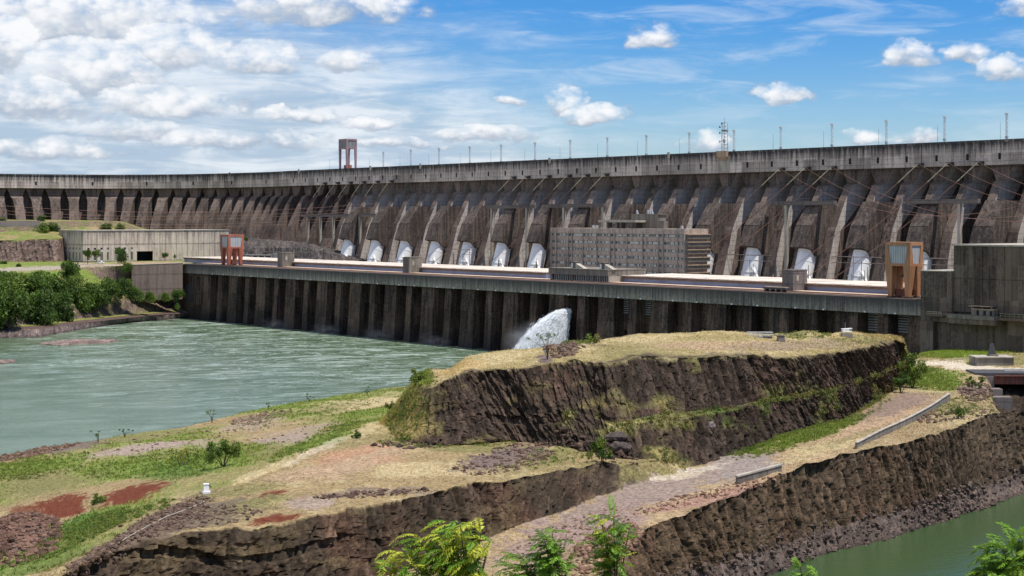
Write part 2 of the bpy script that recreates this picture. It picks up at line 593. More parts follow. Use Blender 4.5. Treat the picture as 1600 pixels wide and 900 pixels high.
# crest line in (a, N): straight, then curving towards us at the left end
left_curve = [(-248, 1320), (-302, 1338), (-352, 1330), (-396, 1306), (-440, 1272), (-480, 1232)]
pts = [(A13 + 8.5 + 17 * 12, NC), (-1000, NC), (-1090, NC + 1), (-1129, NC + 2)]
pts += [(.6 * X - .8 * Z, .8 * X + .6 * Z) for X, Z in left_curve]
# resample: exact stations on the straight, then every 16 m of arc along a smooth curve
stations = []
m_ = 12
a_ = A13 + 8.5 + 17 * 12
while a_ > -1080:
    stations.append((a_, NC, 0.0, 17.0))
    a_ -= 17
curve = []
cp = [np.array(p) for p in [(-1040, NC), (-1075, NC)] + pts[3:]]
for i in range(1, len(cp) - 2):
    for t in np.linspace(0, 1, 600, endpoint=False):
        p0, p1, p2, p3 = cp[i - 1], cp[i], cp[i + 1], cp[i + 2]
        curve.append(0.5 * ((2 * p1) + (-p0 + p2) * t + (2 * p0 - 5 * p1 + 4 * p2 - p3) * t * t + (-p0 + 3 * p1 - 3 * p2 + p3) * t ** 3))
last = np.array(stations[-1][:2])
acc = 0.0
prev = last
need = 17.0
for c in curve:
    if c[0] > last[0] - 1:
        continue
    d = np.linalg.norm(c - prev)
    acc += d
    if acc >= need - 0.02:
        tan = (prev - c) / d          # points to the right end
        stations.append((c[0], c[1], math.atan2(tan[1], tan[0]), need))
        acc = 0
        need = 14.3
    prev = c

# crest wall segment (17 m) with a gallery opening, parapet lip, recessed joint
def crest_mesh(w, window):
    h = w / 2 - 0.12
    mb = MB()
    if window:
        x0, x1, z0, z1 = -0.75, 0.75, 87.1, 89.9
        mb.box(-h, x0, 0, 9, ZBAND, 94.6)
        mb.box(x1, h, 0, 9, ZBAND, 94.6)
        mb.box(x0, x1, 0.004, 9, z1, 94.6)
        mb.box(x0, x1, 0.004, 9, ZBAND, z0)
        mb.box(x0, x1, 1.6, 9, z0, z1)
    else:
        mb.box(-h, h, 0, 9, ZBAND, 94.6)
    mb.box(-h, h, -0.35, 0.5, 94.6, ZCREST)
    mb.box(-h, h, 8.5, 9.2, 94.6, ZCREST)
    mb.box(-w / 2, w / 2, 0.45, 8.8, ZBAND + 0.05, 94.4)     # joint filler
    mb.box(-h, h, -0.12, 0, ZBAND + 0.02, ZBAND + 0.5)
    return mb.mesh('crest_wall', M['crest'])


CW17, CW17n, CW16, CW16n = crest_mesh(17, True), crest_mesh(17, False), crest_mesh(14.5, True), crest_mesh(14.5, False)
doorm = MB().box(-0.74, 0.74, 0.16, 0.4, 87.11, 89.89).mesh('gallery_opening', M['opening'])


def yf(z):
    return float(np.interp(z, [26, 31, 56, 70, 77, 78.2, 90], [-22.5, -21.0, -13.0, -5.6, -1.2, 2.2, 2.6]))


def buttress_mesh(w, zb):
    k = w / 17.0
    secs = []
    prof_ = ((zb, 3.7), (45, 2.9), (56, 2.5), (70, 2.1), (75, 2.2), (77, 2.6), (78.2, 3.3), (80, 4.2), (83, 5.7), (ZBAND + 0.3, 6.8))
    if w < 16.5:
        prof_ = ((zb, 4.9), (45, 4.6), (60, 4.25), (70, 4.3), (74, 4.3), (77, 5.0), (78.4, 5.4), (81, 6.4), (83.4, 7.7), (ZBAND + 0.3, 8.6))
    for z, hw in prof_:
        if z < zb: continue
        secs.append((z, -hw * k, hw * k, yf(z), 24 if z < 84 else 8.6))
    mb = MB().sections(secs)
    return mb.mesh('buttress', M['butt'])


def web_mesh(w, q=0):
    mb = MB()
    mb.hexa([(-w / 2, 4 - q * 2, 28), (w / 2, 4 - q * 2, 28), (w / 2, 9, 28), (-w / 2, 9, 28)], [(-w / 2, 14.5 - q, 84), (w / 2, 14.5 - q, 84), (w / 2, 19.5, 84), (-w / 2, 19.5, 84)])
    mb.box(-w / 2, w / 2, 8.9, 20, 83.6, 84.7)
    return mb.mesh('web_wall', M['web'])


B17, B16, WB17, WB16 = buttress_mesh(17, 26), buttress_mesh(14.6, 26), web_mesh(17), web_mesh(18, 5)
hp_ = MB()
for (z0, h0_, z1, h1_) in ((78.25, 3.3, 80, 4.15), (80, 4.15, 83, 5.65), (83, 5.65, 84.78, 6.5)):
    y0_, y1_ = yf(z0), yf(z1)
    hp_.hexa([(-h0_, y0_ - .12, z0), (h0_, y0_ - .12, z0), (h0_, y0_ + .02, z0), (-h0_, y0_ + .02, z0)], [(-h1_, y1_ - .12, z1), (h1_, y1_ - .12, z1), (h1_, y1_ + .02, z1), (-h1_, y1_ + .02, z1)])
HEAD = hp_.mesh('head_panel', M['butt'])
fl_ = MB()  # pale plates: sunlit wedge and strip of each flank put into colour
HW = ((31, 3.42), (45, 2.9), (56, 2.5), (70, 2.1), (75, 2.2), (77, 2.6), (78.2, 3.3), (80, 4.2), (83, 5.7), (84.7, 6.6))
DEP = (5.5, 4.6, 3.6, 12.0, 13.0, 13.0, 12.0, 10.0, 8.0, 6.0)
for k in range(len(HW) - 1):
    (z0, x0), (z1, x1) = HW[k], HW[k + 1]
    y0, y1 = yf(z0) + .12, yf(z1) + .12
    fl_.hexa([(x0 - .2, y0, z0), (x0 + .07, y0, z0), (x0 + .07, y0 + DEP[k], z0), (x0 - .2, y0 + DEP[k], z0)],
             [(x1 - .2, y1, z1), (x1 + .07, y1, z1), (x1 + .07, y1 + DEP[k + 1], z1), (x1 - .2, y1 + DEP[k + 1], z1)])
FLANK = fl_.mesh('lit_flank', M['flank'])
NST = len([s for s in stations if s[2] == 0.0])
for i, (a, N, rz, w) in enumerate(stations):
    straight = i < NST
    c = place((CW17 if straight else (CW16 if i % 3 == 0 else CW16n)), 'crest_wall', dam, (a, N, 0), rz)
    if straight or i % 3 == 0:
        place(doorm, 'gallery_opening', c)
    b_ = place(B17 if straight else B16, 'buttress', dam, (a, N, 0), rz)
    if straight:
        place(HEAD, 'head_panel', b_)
        if a > -1000: place(FLANK, 'lit_flank', b_)
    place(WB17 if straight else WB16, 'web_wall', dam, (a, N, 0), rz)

# roadway kerb boxes and small brackets on the crest edge
kb = MB()
for px in (580, 658, 860, 1046, 468, 360):
    a = a_at(px, NC)
    kb.box(a - 0.8, a + 0.8, NC - 0.9, NC - 0.36, 93.2, 96.6)
kb.build('parapet_hopper', M['concpale'], dam)

# corbel below the antenna tower
aT = a_at(1131, NC)
cb = MB()
cb.sections([(91.3, aT - 2.2, aT + 2.2, NC - 0.8, NC - 0.02), (93.0, aT - 3.6, aT + 3.6, NC - 2.0, NC - 0.02), (96.0, aT - 3.8, aT + 3.8, NC - 2.2, NC - 0.4)])
cb.build('corbel', M['ledge'], dam)
cb2 = MB().box(aT - 4.3, aT + 4.3, NC - 0.22, NC - 0.02, 85.4, 93.6)
cb2.build('patched_pilaster', M['concpale'], dam)

# penstock casings and penstocks
cas = MB()
prof = [(-0.8, 48.2), (2.8, 58.0), (11.2, 69.2), (26, 69.2), (26, 46)]        # (towards upstream, z)
cas.extr([(-5.1, d, z) for d, z in prof[:4]] + [(-5.1, 26, 44), (-5.1, 4.8, 44.0), (-5.1, 3.0, 47.0)], (10.2, 0, 0))
CAS = cas.mesh('penstock_casing', M['casing'])
cs_ = MB()
cs_.extr([(5.0, d, z) for d, z in ((-0.6, 48.1), (2.9, 57.9), (11.25, 69.0), (25.5, 69.0), (25.5, 45), (5, 44.3), (3.1, 47.1))], (0.18, 0, 0))
CASIDE = cs_.mesh('casing_side', M['casing'])
ct_ = MB()
ct_.extr([(-5.05, 2.86, 58.25), (-5.05, 11.0, 69.16), (-5.05, 10.85, 69.3), (-5.05, 2.70, 58.35)], (10.1, 0, 0))
CATOP = ct_.mesh('casing_slope', M['casing'])
cl_ = MB().extr([(-5.08, -0.83, 48.3), (-5.08, 2.72, 58.0), (-5.08, 2.55, 58.02), (-5.08, -0.98, 48.32)], (10.16, 0, 0))
CALOW = cl_.mesh('casing_apron', M['casing'])
saddle = MB().sections([(28, -5.2, 5.2, 8.5, 24), (45, -5.0, 5.0, 8.2, 24)]).mesh('saddle_wall', M['beam'])
pen = MB()
p0, p1 = Vector((0, 0.2, 28.5)), Vector((0, 6.2, 48.6))
nseg = 6
for k in range(nseg):
    pen.tube(p0.lerp(p1, k / nseg), p0.lerp(p1, (k + 1) / nseg), 4.5, None, 28, caps=(k == nseg - 1))
PEN = pen.mesh('penstock', M['white'], smooth=True)
fl = MB()
for t, r, dt in ((0.30, 4.75, 0.025), (0.62, 4.6, 0.012)):
    fl.tube(p0.lerp(p1, t), p0.lerp(p1, t + dt), r, None, 28)
FLG = fl.mesh('stiffener_ring', M['white'])
br = MB()
br.path([(4.4, -0.8, 37.6), (7.2, -1.4, 34.6), (9.4, -1.6, 32.0)], [0.9, 0.6, 0.5], 8)
BRC = br.mesh('drain_pipe', M['white'], smooth=True)
cbeam = MB().sections([(28, 5.2, 8.6, 0.5, 8), (50, 6.2, 7.9, 9, 14)]).mesh('rib_wall', M['butt'])
UNITS = list(range(0, 17))
for u in UNITS:
    a = A13 + PITCH * (u - 13)
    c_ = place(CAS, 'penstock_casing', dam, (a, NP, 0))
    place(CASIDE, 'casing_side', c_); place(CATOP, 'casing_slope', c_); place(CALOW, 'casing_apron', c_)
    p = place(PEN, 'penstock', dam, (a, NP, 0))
    place(FLG, 'stiffener_ring', p)
    place(BRC, 'drain_pipe', p)
    place(saddle, 'saddle_wall', dam, (a, NP, 0))

# slender columns in the open gaps, and the catwalk beams in front of the buttresses
colm = MB().box(-0.75, 0.75, -0.7, 0.7, 27, 67).mesh('gap_column', M['concpale'])
groups = [(472, 590, 62.5), (762, 836, 67.3), (858, 946, 67.6), (1207, 1305, 67.8), (1420, 1530, 68.0)]
for (x0, x1, zt) in groups:
    N = NP + 9.0
    a0, a1 = a_at(x0, N), a_at(x1, N)
    b = MB().box(a0, a1, N - 0.9, N + 0.9, zt, zt + 1.7)
    b.box(a0, a1, N - 1.2, N + 1.2, zt + 1.7, zt + 2.0)
    b.build('catwalk_beam', M['beam'], dam)
    rl = MB()
    n = max(4, int((a1 - a0) / 4))
    for k in range(n + 1):
        aa = a0 + (a1 - a0) * k / n
        rl.tube((aa, N - 1.1, zt + 2.0), (aa, N - 1.1, zt + 3.1), 0.06, None, 4)
    rl.tube((a0, N - 1.1, zt + 3.1), (a1, N - 1.1, zt + 3.1), 0.06, None, 4)
    rl.build('catwalk_railing', M['darksteel'], dam)
    k0 = math.ceil((a0 - A13) / PITCH - 0.5)
    if x0 == 472:
        cols = [a0 + 8 + 17 * k for k in range(int((a1 - a0 - 6) / 17) + 1)]
    else:
        cols = [A13 + PITCH * (k + 0.5) for k in range(-16, 4) if a0 - 2 < A13 + PITCH * (k + 0.5) < a1 + 2]
    for aa in cols:
        place(colm, 'gap_column', dam, (aa, N, zt - 67.0))

# ------------------------------------------------------------------ cables anchored to the crest wall
def sag(p, q, s, n=14):
    out = []
    for k in range(n + 1):
        t = k / n
        out.append((p[0] + (q[0] - p[0]) * t, p[1] + (q[1] - p[1]) * t, p[2] + (q[2] - p[2]) * t - s * 4 * t * (1 - t)))
    return out


def bracket(px):
    """anchor bracket on the crest wall"""
    a = a_at(px, NC - 1)
    mb = MB()
    mb.box(a - 1.3, a + 1.3, NC - 2.6, NC - 0.02, 86.0, 86.5)
    mb.hexa([(a - 1.2, NC - 0.6, 84.9), (a + 1.2, NC - 0.6, 84.9), (a + 1.2, NC - 0.02, 84.9), (a - 1.2, NC - 0.02, 84.9)],
            [(a - 1.2, NC - 2.5, 86.0), (a + 1.2, NC - 2.5, 86.0), (a + 1.2, NC - 0.02, 86.0), (a - 1.2, NC - 0.02, 86.0)])
    mb.build('anchor_bracket', M['darksteel'], dam)
    return (a, NC - 2.6, 86.2)


line_groups = [
    # anchor pixels, where they run (pixel x, N, z) , sag, label
    ((1222, 1262, 1303), 'right', 'three rust red cables from the crest above the middle catwalk, right of the antenna'),
    ((1438, 1485, 1532), 'right', 'three rust red cables from the crest wall at the far right'),
    ((803, 825, 858), 'left', 'rust red cables dropping left from the crest above the office building\'s left end'),
    ((890, 918, 948), 'left', 'rust red cables dropping left from the crest just above the office building'),
    ((508, 528, 548, 569, 590, 612), 'fan', 'rust red cables fanning down from the crest below the portal crane'),
]
def wl(pts_local):
    return [an(*p) for p in pts_local]
for xs, mode, label in line_groups:
    p0 = bracket(xs[0])
    base = an(*p0)
    L = empty('power_line', (base[0], base[1], base[2]), ROT, label, 'power line', 'rust red power lines strung across the dam')
    off = (-p0[0], -p0[1], -p0[2])
    for j, x in enumerate(xs):
        p = p0 if j == 0 else bracket(x)
        dl = {'right': (-24, -20, -30), 'left': (-28, -14, -30), 'fan': (-26, -14, -36)}[mode]
        e1 = (p[0] + dl[0] * 0.28, p[1] + dl[1] * 0.28, p[2] + dl[2] * 0.28)
        ins = MB()
        for s in (-0.22, 0.22):
            ins.tube((p[0] + s, p[1], p[2]), (e1[0] + s, e1[1], e1[2]), 0.11, None, 6)
        for t in (0.2, 0.4, 0.6, 0.8):
            c = Vector(p).lerp(Vector(e1), t)
            ins.tube(c, c + (Vector(e1) - Vector(p)) * 0.02, 0.27, None, 8)
        q = ins.build('insulator_string', M['yellowrod'], L, off)
        end = (p[0] + dl[0] * 2.0, p[1] + dl[1] * 2.0, p[2] + dl[2] * 1.72)
        for s in (-0.3, 0.3):
            w = MB().path(sag((e1[0] + s, e1[1], e1[2]), (end[0] + s, end[1], end[2]), 1.5, 8), 0.06, 4)
            w.build('wire', M['wire'], L, off)
        if mode == 'right':
            en2 = (p[0] + 190, p[1] - 70, 66 - j * 1.5)
            w = MB().path(sag((p[0] + 0.4, p[1] - 0.2, p[2] - 0.2), en2, 11, 18), 0.065, 4)
            w.build('wire', M['wire'], L, off)
# long spans sweeping to the left in front of the curved end of the dam
pA = an(a_at(590, NP + 4), NP + 4, 70)
L = empty('power_line', pA, 0, 'long horizontal rust red cables spanning the left end of the dam', 'power line', 'rust red power lines strung across the dam')
off = (-pA[0], -pA[1], -pA[2])
for j, (y0, y1) in enumerate(((318, 338), (322, 343), (330, 351), (334, 356), (312, 330))):
    d0, d1 = 1150 - j * 5, 1120 - j * 6
    a, b = dpt(600, y0 + 4, d0), dpt(-80, y1 - 16, d1)
    MB().path(sag(a, b, 7.0, 20), 0.07, 4).build('wire', M['wire'], L, off)

# ------------------------------------------------------------------ masts and rods on the crest
mast_px = [(599, 237), (642, 233.5), (686, 231), (734, 228.5), (783, 225.5), (836, 222), (891, 218.5), (949, 214.5), (1010, 211),
           (1077, 207), (1147, 203), (1220, 198), (1300, 193), (1385, 187.5), (1476, 181.5), (1573, 176.5)]
ORD = ['first', 'second', 'third', 'fourth', 'fifth', 'sixth', 'seventh', 'eighth', 'ninth', 'tenth', 'eleventh', 'twelfth',
       'thirteenth', 'fourteenth', 'fifteenth', 'sixteenth', 'seventeenth', 'eighteenth']
HM = 15.2
mm = MB()
for sx, sy in ((-.32, -.32), (.32, -.32), (.32, .32), (-.32, .32)):
    mm.tube((sx, sy, 0), (sx, sy, HM - 0.7), 0.085, None, 4)
for k in range(16):
    z0, z1 = k * HM / 16.5, (k + 1) * HM / 16.5
    for (q0, q1) in (((-.32, -.32), (.32, -.32)), ((.32, -.32), (.32, .32)), ((.32, .32), (-.32, .32)), ((-.32, .32), (-.32, -.32))):
        if k % 2: q0, q1 = q1, q0
        mm.tube((q0[0], q0[1], z0), (q1[0], q1[1], z1), 0.055, None, 4, False)
MAST = mm.mesh('lattice_shaft', M['mast'])
CAP = MB().tube((0, 0, HM - 0.75), (0, 0, HM), 0.85, 0.95, 10).mesh('lamp_head', M['white'])
BOX = MB().box(-.5, .5, -.5, .5, 4.3, 5.2).mesh('ballast_box', M['steel'])
for i, (px, py) in enumerate(mast_px):
    N = NC + 3
    a = a_at(px, N)
    o = an(a, N, 0)
    top = CAMZ + (HY - py) * o[1] / F
    if i < 10:
        lab = 'white lattice mast on the crest, %s to the right of the portal crane' % ORD[i]
    else:
        lab = 'white lattice mast on the crest, %s to the right of the antenna tower' % ORD[i - 10]
    r = empty('floodlight_mast', (o[0], o[1], top - HM), ROT, lab, 'mast', 'white lattice masts along the dam crest')
    place(MAST, 'lattice_shaft', r)
    place(CAP, 'lamp_head', r)
    place(BOX, 'ballast_box', r)
rod_px = [(515, 248), (577, 246), (625, 243), (670, 241), (719, 239), (767, 234), (820, 232), (875, 229), (934, 224), (996, 221), (1062, 217), (1208, 209), (1287, 205), (1373, 201), (1465, 196), (1563, 191)]
RODM = MB().tube((0, 0, -3), (0, 0, 8.6), 0.09, 0.05, 5).mesh('lightning_rod', M['darksteel'])
for i, (px, py) in enumerate(rod_px):
    N = NC + 1.2
    a = a_at(px, N)
    o = an(a, N, 0)
    top = CAMZ + (HY - py) * o[1] / F
    nx = next((k for k, (mx, _) in enumerate(mast_px) if mx > px), 15)
    if nx < 10:
        where = 'just left of the %s white mast from the portal crane' % ORD[nx]
    else:
        where = 'just left of the %s white mast after the antenna tower' % ORD[nx - 10]
    if i == 0: where = 'on the dam crest beside the portal crane, on its left'
    r = place(RODM, 'lightning_rod', None, (o[0], o[1], top - 8.6))
    tag(r, 'thin dark rod ' + where, 'rod', 'thin dark rods along the dam crest')

# antenna tower
o = an(aT, NC + 0.6, 95.7)
at_ = empty('antenna_tower', o, ROT, 'grey lattice antenna tower with round dishes on the dam crest', 'antenna tower')
t = MB()
HT = 15.0
for sx, sy in ((-1, -1), (1, -1), (1, 1), (-1, 1)):
    t.tube((sx * 1.15, sy * 1.15, 0), (sx * 0.95, sy * 0.95, HT), 0.14, None, 5)
for k in range(8):
    z0, z1 = k * HT / 8, (k + 1) * HT / 8
    for (q0, q1) in (((-1, -1), (1, -1)), ((1, -1), (1, 1)), ((1, 1), (-1, 1)), ((-1, 1), (-1, -1))):
        t.tube((q0[0] * 1.1, q0[1] * 1.1, z0), (q1[0] * 1.1, q1[1] * 1.1, z1), 0.08, None, 4, False)
        t.tube((q0[0] * 1.1, q0[1] * 1.1, z1), (q1[0] * 1.1, q1[1] * 1.1, z1), 0.08, None, 4, False)
t.build('lattice_frame', M['steel'], at_)
MB().box(-1.3, 1.3, -1.3, 1.3, 10.4, 10.9).build('platform', M['darksteel'], at_)
for (x, y, z, r, m) in ((1.6, -1.5, 5.3, 1.05, 'panel'), (-1.9, -1.2, 5.1, 0.75, 'white'), (-1.9, -1.2, 9.6, 0.5, 'darksteel'), (-1.9, -1.2, 12.6, 0.5, 'darksteel'), (-0.4, -1.3, 14.3, 0.45, 'darksteel')):
    MB().tube((x, y, z), (x, y - 0.5, z), r * 0.55, r, 16).build('dish', M[m], at_)
MB().tube((0, 0, HT), (0, 0, HT + 2.4), 0.07, None, 5).build('whip_antenna', M['darksteel'], at_)

# ------------------------------------------------------------------ gantry cranes
def crane(name, a, N, z, w, d, H, bodyh, paint, label, hopper=True, flip=False):
    r = empty(name, an(a, N, z), ROT, label, 'crane')
    wt, wb = w / 2, w / 2 * (0.78 if hopper else 1.0)
    dt, db = d / 2, d / 2 * (0.86 if hopper else 1.0)
    z0, z1 = H - bodyh, H
    # frame: corner posts and rails round inset panels
    fr = MB()
    s = w * 0.085
    for sx in (-1, 1):
        for sy in (-1, 1):
            X0, X1 = sorted((sx * wt, sx * (wt - s))), sorted((sx * wt, sx * (wt - s * (2.6 if hopper else 1.0))))
            Y0, Y1 = sorted((sy * dt, sy * (dt - s))), sorted((sy * dt, sy * (dt - s * (2.0 if hopper else 1.0))))
            fr.hexa([(X1[0], Y1[0], z0), (X1[1], Y1[0], z0), (X1[1], Y1[1], z0), (X1[0], Y1[1], z0)],
                    [(X0[0], Y0[0], z1), (X0[1], Y0[0], z1), (X0[1], Y0[1], z1), (X0[0], Y0[1], z1)])
    for sy in (-1, 1):
        Y = sorted((sy * dt, sy * (dt - s)))
        fr.box(-wt + s, wt - s, Y[0] + .01, Y[1] - .01, z1 - s, z1 - 0.01)
        fr.box(-wt + s, wt - s, Y[0] + .01, Y[1] - .01, z0 + 0.01, z0 + s)
    for sx in (-1, 1):
        X = sorted((sx * wt, sx * (wt - s)))
        fr.box(X[0] + .01, X[1] - .01, -dt + s, dt - s, z1 - s, z1 - 0.02)
        fr.box(X[0] + .01, X[1] - .01, -dt + s, dt - s, z0 + 0.02, z0 + s)
    fr.box(-wt + .02, wt - .02, -dt + .02, dt - .02, z1 + 0.002, z1 + 0.25)
    fr.build('cabin_frame', M[paint], r)
    i = s * 0.35
    for sy in (-1, 1):
        pn = MB()
        n = 10
        for k in range(n):
            x0, x1 = -wt + s * .6 + (w - s * 1.2) * k / n, -wt + s * .6 + (w - s * 1.2) * (k + 0.82) / n
            Y = sorted((sy * (dt - i), sy * (dt - i - 0.25)))
            pn.box(x0, x1, Y[0], Y[1], z0 + s * .5, z1 - s * .5)
        Y = sorted((sy * (dt - i - .2), sy * (dt - i - 0.4)))
        pn.box(-wt + s * .5, wt - s * .5, Y[0], Y[1], z0 + s * .5, z1 - s * .5)
        pn.build('side_panel', M['panel'] if hopper else M['boxpanel'], r)
    for sx in (-1, 1):
        pn = MB()
        n = 8
        for k in range(n):
            y0, y1 = -dt + s * .6 + (d - s * 1.2) * k / n, -dt + s * .6 + (d - s * 1.2) * (k + 0.82) / n
            X = sorted((sx * (wt - i), sx * (wt - i - 0.25)))
            pn.box(X[0], X[1], y0, y1, z0 + s * .5, z1 - s * .5)
        X = sorted((sx * (wt - i - .2), sx * (wt - i - 0.4)))
        pn.box(X[0], X[1], -dt + s * .5, dt - s * .5, z0 + s * .5, z1 - s * .5)
        pn.build('side_panel', M['panel'] if hopper else M['boxpanel'], r)
    for sx in (-1, 1):
        for sy in (-1, 1):
            lw, lt = (w * 0.135, w * 0.07) if hopper else (w * .07, w * .05)
            cx, cy = sx * (wt - lw), sy * (dt - lw)
            bx, by = sx * (wt * 0.82 - lt), sy * (dt * 0.9 - lt)
            if not hopper:
                bx, by = cx, cy
            lg = MB().frus(bx - lt, bx + lt, by - lt, by + lt, 0.5, cx - lw, cx + lw, cy - lw, cy + lw, z0 - 0.01)
            q = lg.build('leg', M[paint], r)
            MB().box(bx - lt * 1.6, bx + lt * 1.6, by - lt * 1.2, by + lt * 1.2, 0.02, 0.49).build('bogie', M['darksteel'], q)
    MB().box(-wt * .6, wt * .6, -dt * .3, dt * .3, 0.6, 3.0).build('winch_house', M['rust'] if paint != 'pink' else M['red'], r)
    hk = MB().tube((0, 0, z0 - 3.2), (0, 0, z0), 0.15, None, 5)
    hk.box(-0.9, 0.9, -0.6, 0.6, z0 - 4.0, z0 - 3.0)
    hk.build('hoist_block', M['darksteel'], r)
    return r


crane('gantry_crane', a_at(1411, 477.5), 478, 33.42, 11.4, 7.0, 19.6, 8.3, 'orange', 'orange gantry crane with grey hopper-shaped cabin on the powerhouse deck, at the right')
crane('gantry_crane', a_at(360, 478), 479, 33.42, 10.5, 10.2, 18.2, 8.0, 'red', 'red gantry crane with pale square panels on the left end of the powerhouse deck')
crane('portal_crane', a_at(543.5, NC + 5), NC + 5, 95.2, 10.6, 8.4, 20.6, 6.6, 'pink', 'faded pink portal crane with grey top box standing on the dam crest', hopper=False)

# ================================================================== THE POWERHOUSE
NF = 470.0
ph = empty('powerhouse', an(A13, NF, 0), ROT, 'long concrete powerhouse with dark piers rising from the river below the dam', 'powerhouse')
OX, OY = A13, NF
aL, aR = a_at(284, NF), a_at(1443, NF)
centres = [a_at(1378, NF) - PITCH * k for k in range(0, 17)]
centres = [c for c in centres if c - 17 > aL + 6]
X = lambda a: a - OX
ZD, ZB = 33.4, 27.9
pnr = MB().sections([(-2, -3.1, 2.9, 2.5, 12), (ZB - .06, -2.2, 2.2, 3.4, 12)]).mesh('pier_rear', M['pier'])
pwr = MB().sections([(-2, -6.0, 5.7, 2.5, 12), (ZB - .06, -5.0, 5.0, 3.4, 12)]).mesh('pier_rear', M['pier'])
pn_ = MB().sections([(-2, -2.9, 2.6, -1.3, 3.2), (8, -2.6, 2.5, -.6, 3.2), (ZB - .05, -2.4, 2.4, 0.6, 3.6)]).mesh('narrow_pier', M['pier'])
pw_ = MB().sections([(-2, -6.0, 5.6, -1.5, 3.2), (8, -5.6, 5.4, -.7, 3.2), (ZB - .05, -5.3, 5.3, 0.5, 3.6)]).mesh('wide_pier', M['pier'])
par = MB()
par.box(-16.93, 16.93, -0.9, 0.3, ZB, ZD + 0.05)
par.box(-16.93, 16.93, 0.3, 12, ZB + 0.1, ZB + 1.2)
PAR = par.mesh('parapet_panel', M['parapet'])
bw = MB().box(-17, 17, 10.5, 11.9, -2, ZB - .1).mesh('bay_back_wall', M['pier'])
lo = MB()
for k in range(7):
    z = ZB - 1.0 - k * 0.95
    lo.hexa([(-4.1, -0.35, z), (4.1, -0.35, z), (4.1, 0, z + .25), (-4.1, 0, z + .25)], [(-4.1, -0.35, z + .12), (4.1, -0.35, z + .12), (4.1, 0, z + .37), (-4.1, 0, z + .37)])
LOUV = lo.mesh('louvre_slat', M['steel'])
gt = MB().box(-4.2, 4.2, 0.0, 0.5, 14.0, ZB - .2)
for k in range(4):
    gt.box(-4.2, 4.2, -0.25, -0.001, 14.5 + 3 * k, 15.1 + 3 * k)
GATE = gt.mesh('gate_panel', M['pier'])
drainp = MB().box(-0.35, 0.35, -1.3, -0.92, ZB + .05, ZB + .5).mesh('drain_spout', M['white'])
for i, c in enumerate(centres):
    place(pnr, 'pier_rear', place(pn_, 'narrow_pier', ph, (X(c), 0, 0)))
    place(pwr, 'pier_rear', place(pw_, 'wide_pier', ph, (X(c) - 17, 0, 0)))
    place(PAR, 'parapet_panel', ph, (X(c), 0, 0))
    place(bw, 'bay_back_wall', ph, (X(c), 0, 0))
    for s in (-1, 1):
        if i < 7:
            g = place(GATE, 'gate_panel', ph, (X(c) + s * 7.0, 5.5 if i < 5 else 8.0, 0))
            if i in (0, 4) :
                place(LOUV, 'louvre_slat', g)
        place(drainp, 'drain_spout', ph, (X(c) + s * 7, 0, 0))
place(pw_, 'wide_pier', ph, (X(centres[0]) + 17, 0, 0))
# left end: solid wall with a grille
xl0, xl1 = X(aL), X(centres[-1]) - 17
MB().box(xl0, xl1 + 3, 0.0, 12, -2, ZB - .06).build('end_wall', M['pier'], ph)
MB().box(xl0, xl1, -0.9, 12, ZB, ZD + 0.05).build('parapet_panel', M['parapet'], ph)
gr = MB()
for k in range(9):
    gr.box(xl0 + 5 + k * 1.2, xl0 + 5.5 + k * 1.2, -0.3, -0.01, 9, 21)
for k in range(5):
    gr.box(xl0 + 4.6, xl0 + 15.5, -0.38, -0.02, 9.2 + 2.8 * k, 9.6 + 2.8 * k)
gr.build('grille', M['darksteel'], ph)
xr0, xr1 = X(centres[0]) + 17, X(aR)
MB().box(xr0, xr1 + 0.3, -0.9, 12, ZB, ZD + 0.05).build('parapet_panel', M['parapet'], ph)
MB().box(xr0 + 5, xr1 + 0.3, 0.3, 12, -2, ZB - .06).build('end_wall', M['pier'], ph)
# deck, roadway, crane rails
MB().box(xl0, xr1, 0.3, 21, ZD - 1, ZD).build('deck_slab', M['decklow'], ph)
MB().box(xl0, xr1, 13.0, 18.4, ZD + .004, ZD + .3).build('deck_roadway', M['deck'], ph)
rl = MB()
for y in (2.6, 11.5):
    rl.box(xl0, xr1, y - .12, y + .12, ZD + .004, ZD + .2)
rl.build('crane_rail', M['rust'], ph)
# generator hall: blue wall strip, brown fascia, pale roof made of bays
breaks = [a_at(284, 490), a_at(443, 490), a_at(645, 490), a_at(854, 490), a_at(955, 490), a_at(1238, 490), a_at(1443, 490)]
for k in range(len(breaks) - 1):
    if k == 3:
        continue
    x0, x1 = X(breaks[k]) + 1.5, X(breaks[k + 1]) - 1.5
    MB().box(x0, x1, 21.0, 24, ZD - .5, 35.35).build('blue_wall_strip', M['bluewall'], ph)
    MB().box(x0, x1, 20.4, 22, 35.3, 36.25).build('fascia', M['fascia'], ph)
    nb = max(1, int(round((x1 - x0) / 8.5)))
    for j in range(nb):
        q0, q1 = x0 + (x1 - x0) * j / nb, x0 + (x1 - x0) * (j + 1) / nb
        rb = MB().extr([(q0, 19.4, 36.26), (q1 - .15, 19.4, 36.26), (q1 - .15, 55, 36.26), (q0, 55, 36.26)], (0, 0, 0.3 + 0.06 * (j % 3)))
        rb.box(q0 + 2, q0 + 3.2, 19.2, 20.6, 36.2, 36.75)
        rb.build('roof_bay', M['roofing'], ph)
    MB().box(x0, x1, 22, 54.8, 30, 36.2).build('hall_body', M['fascia'], ph)
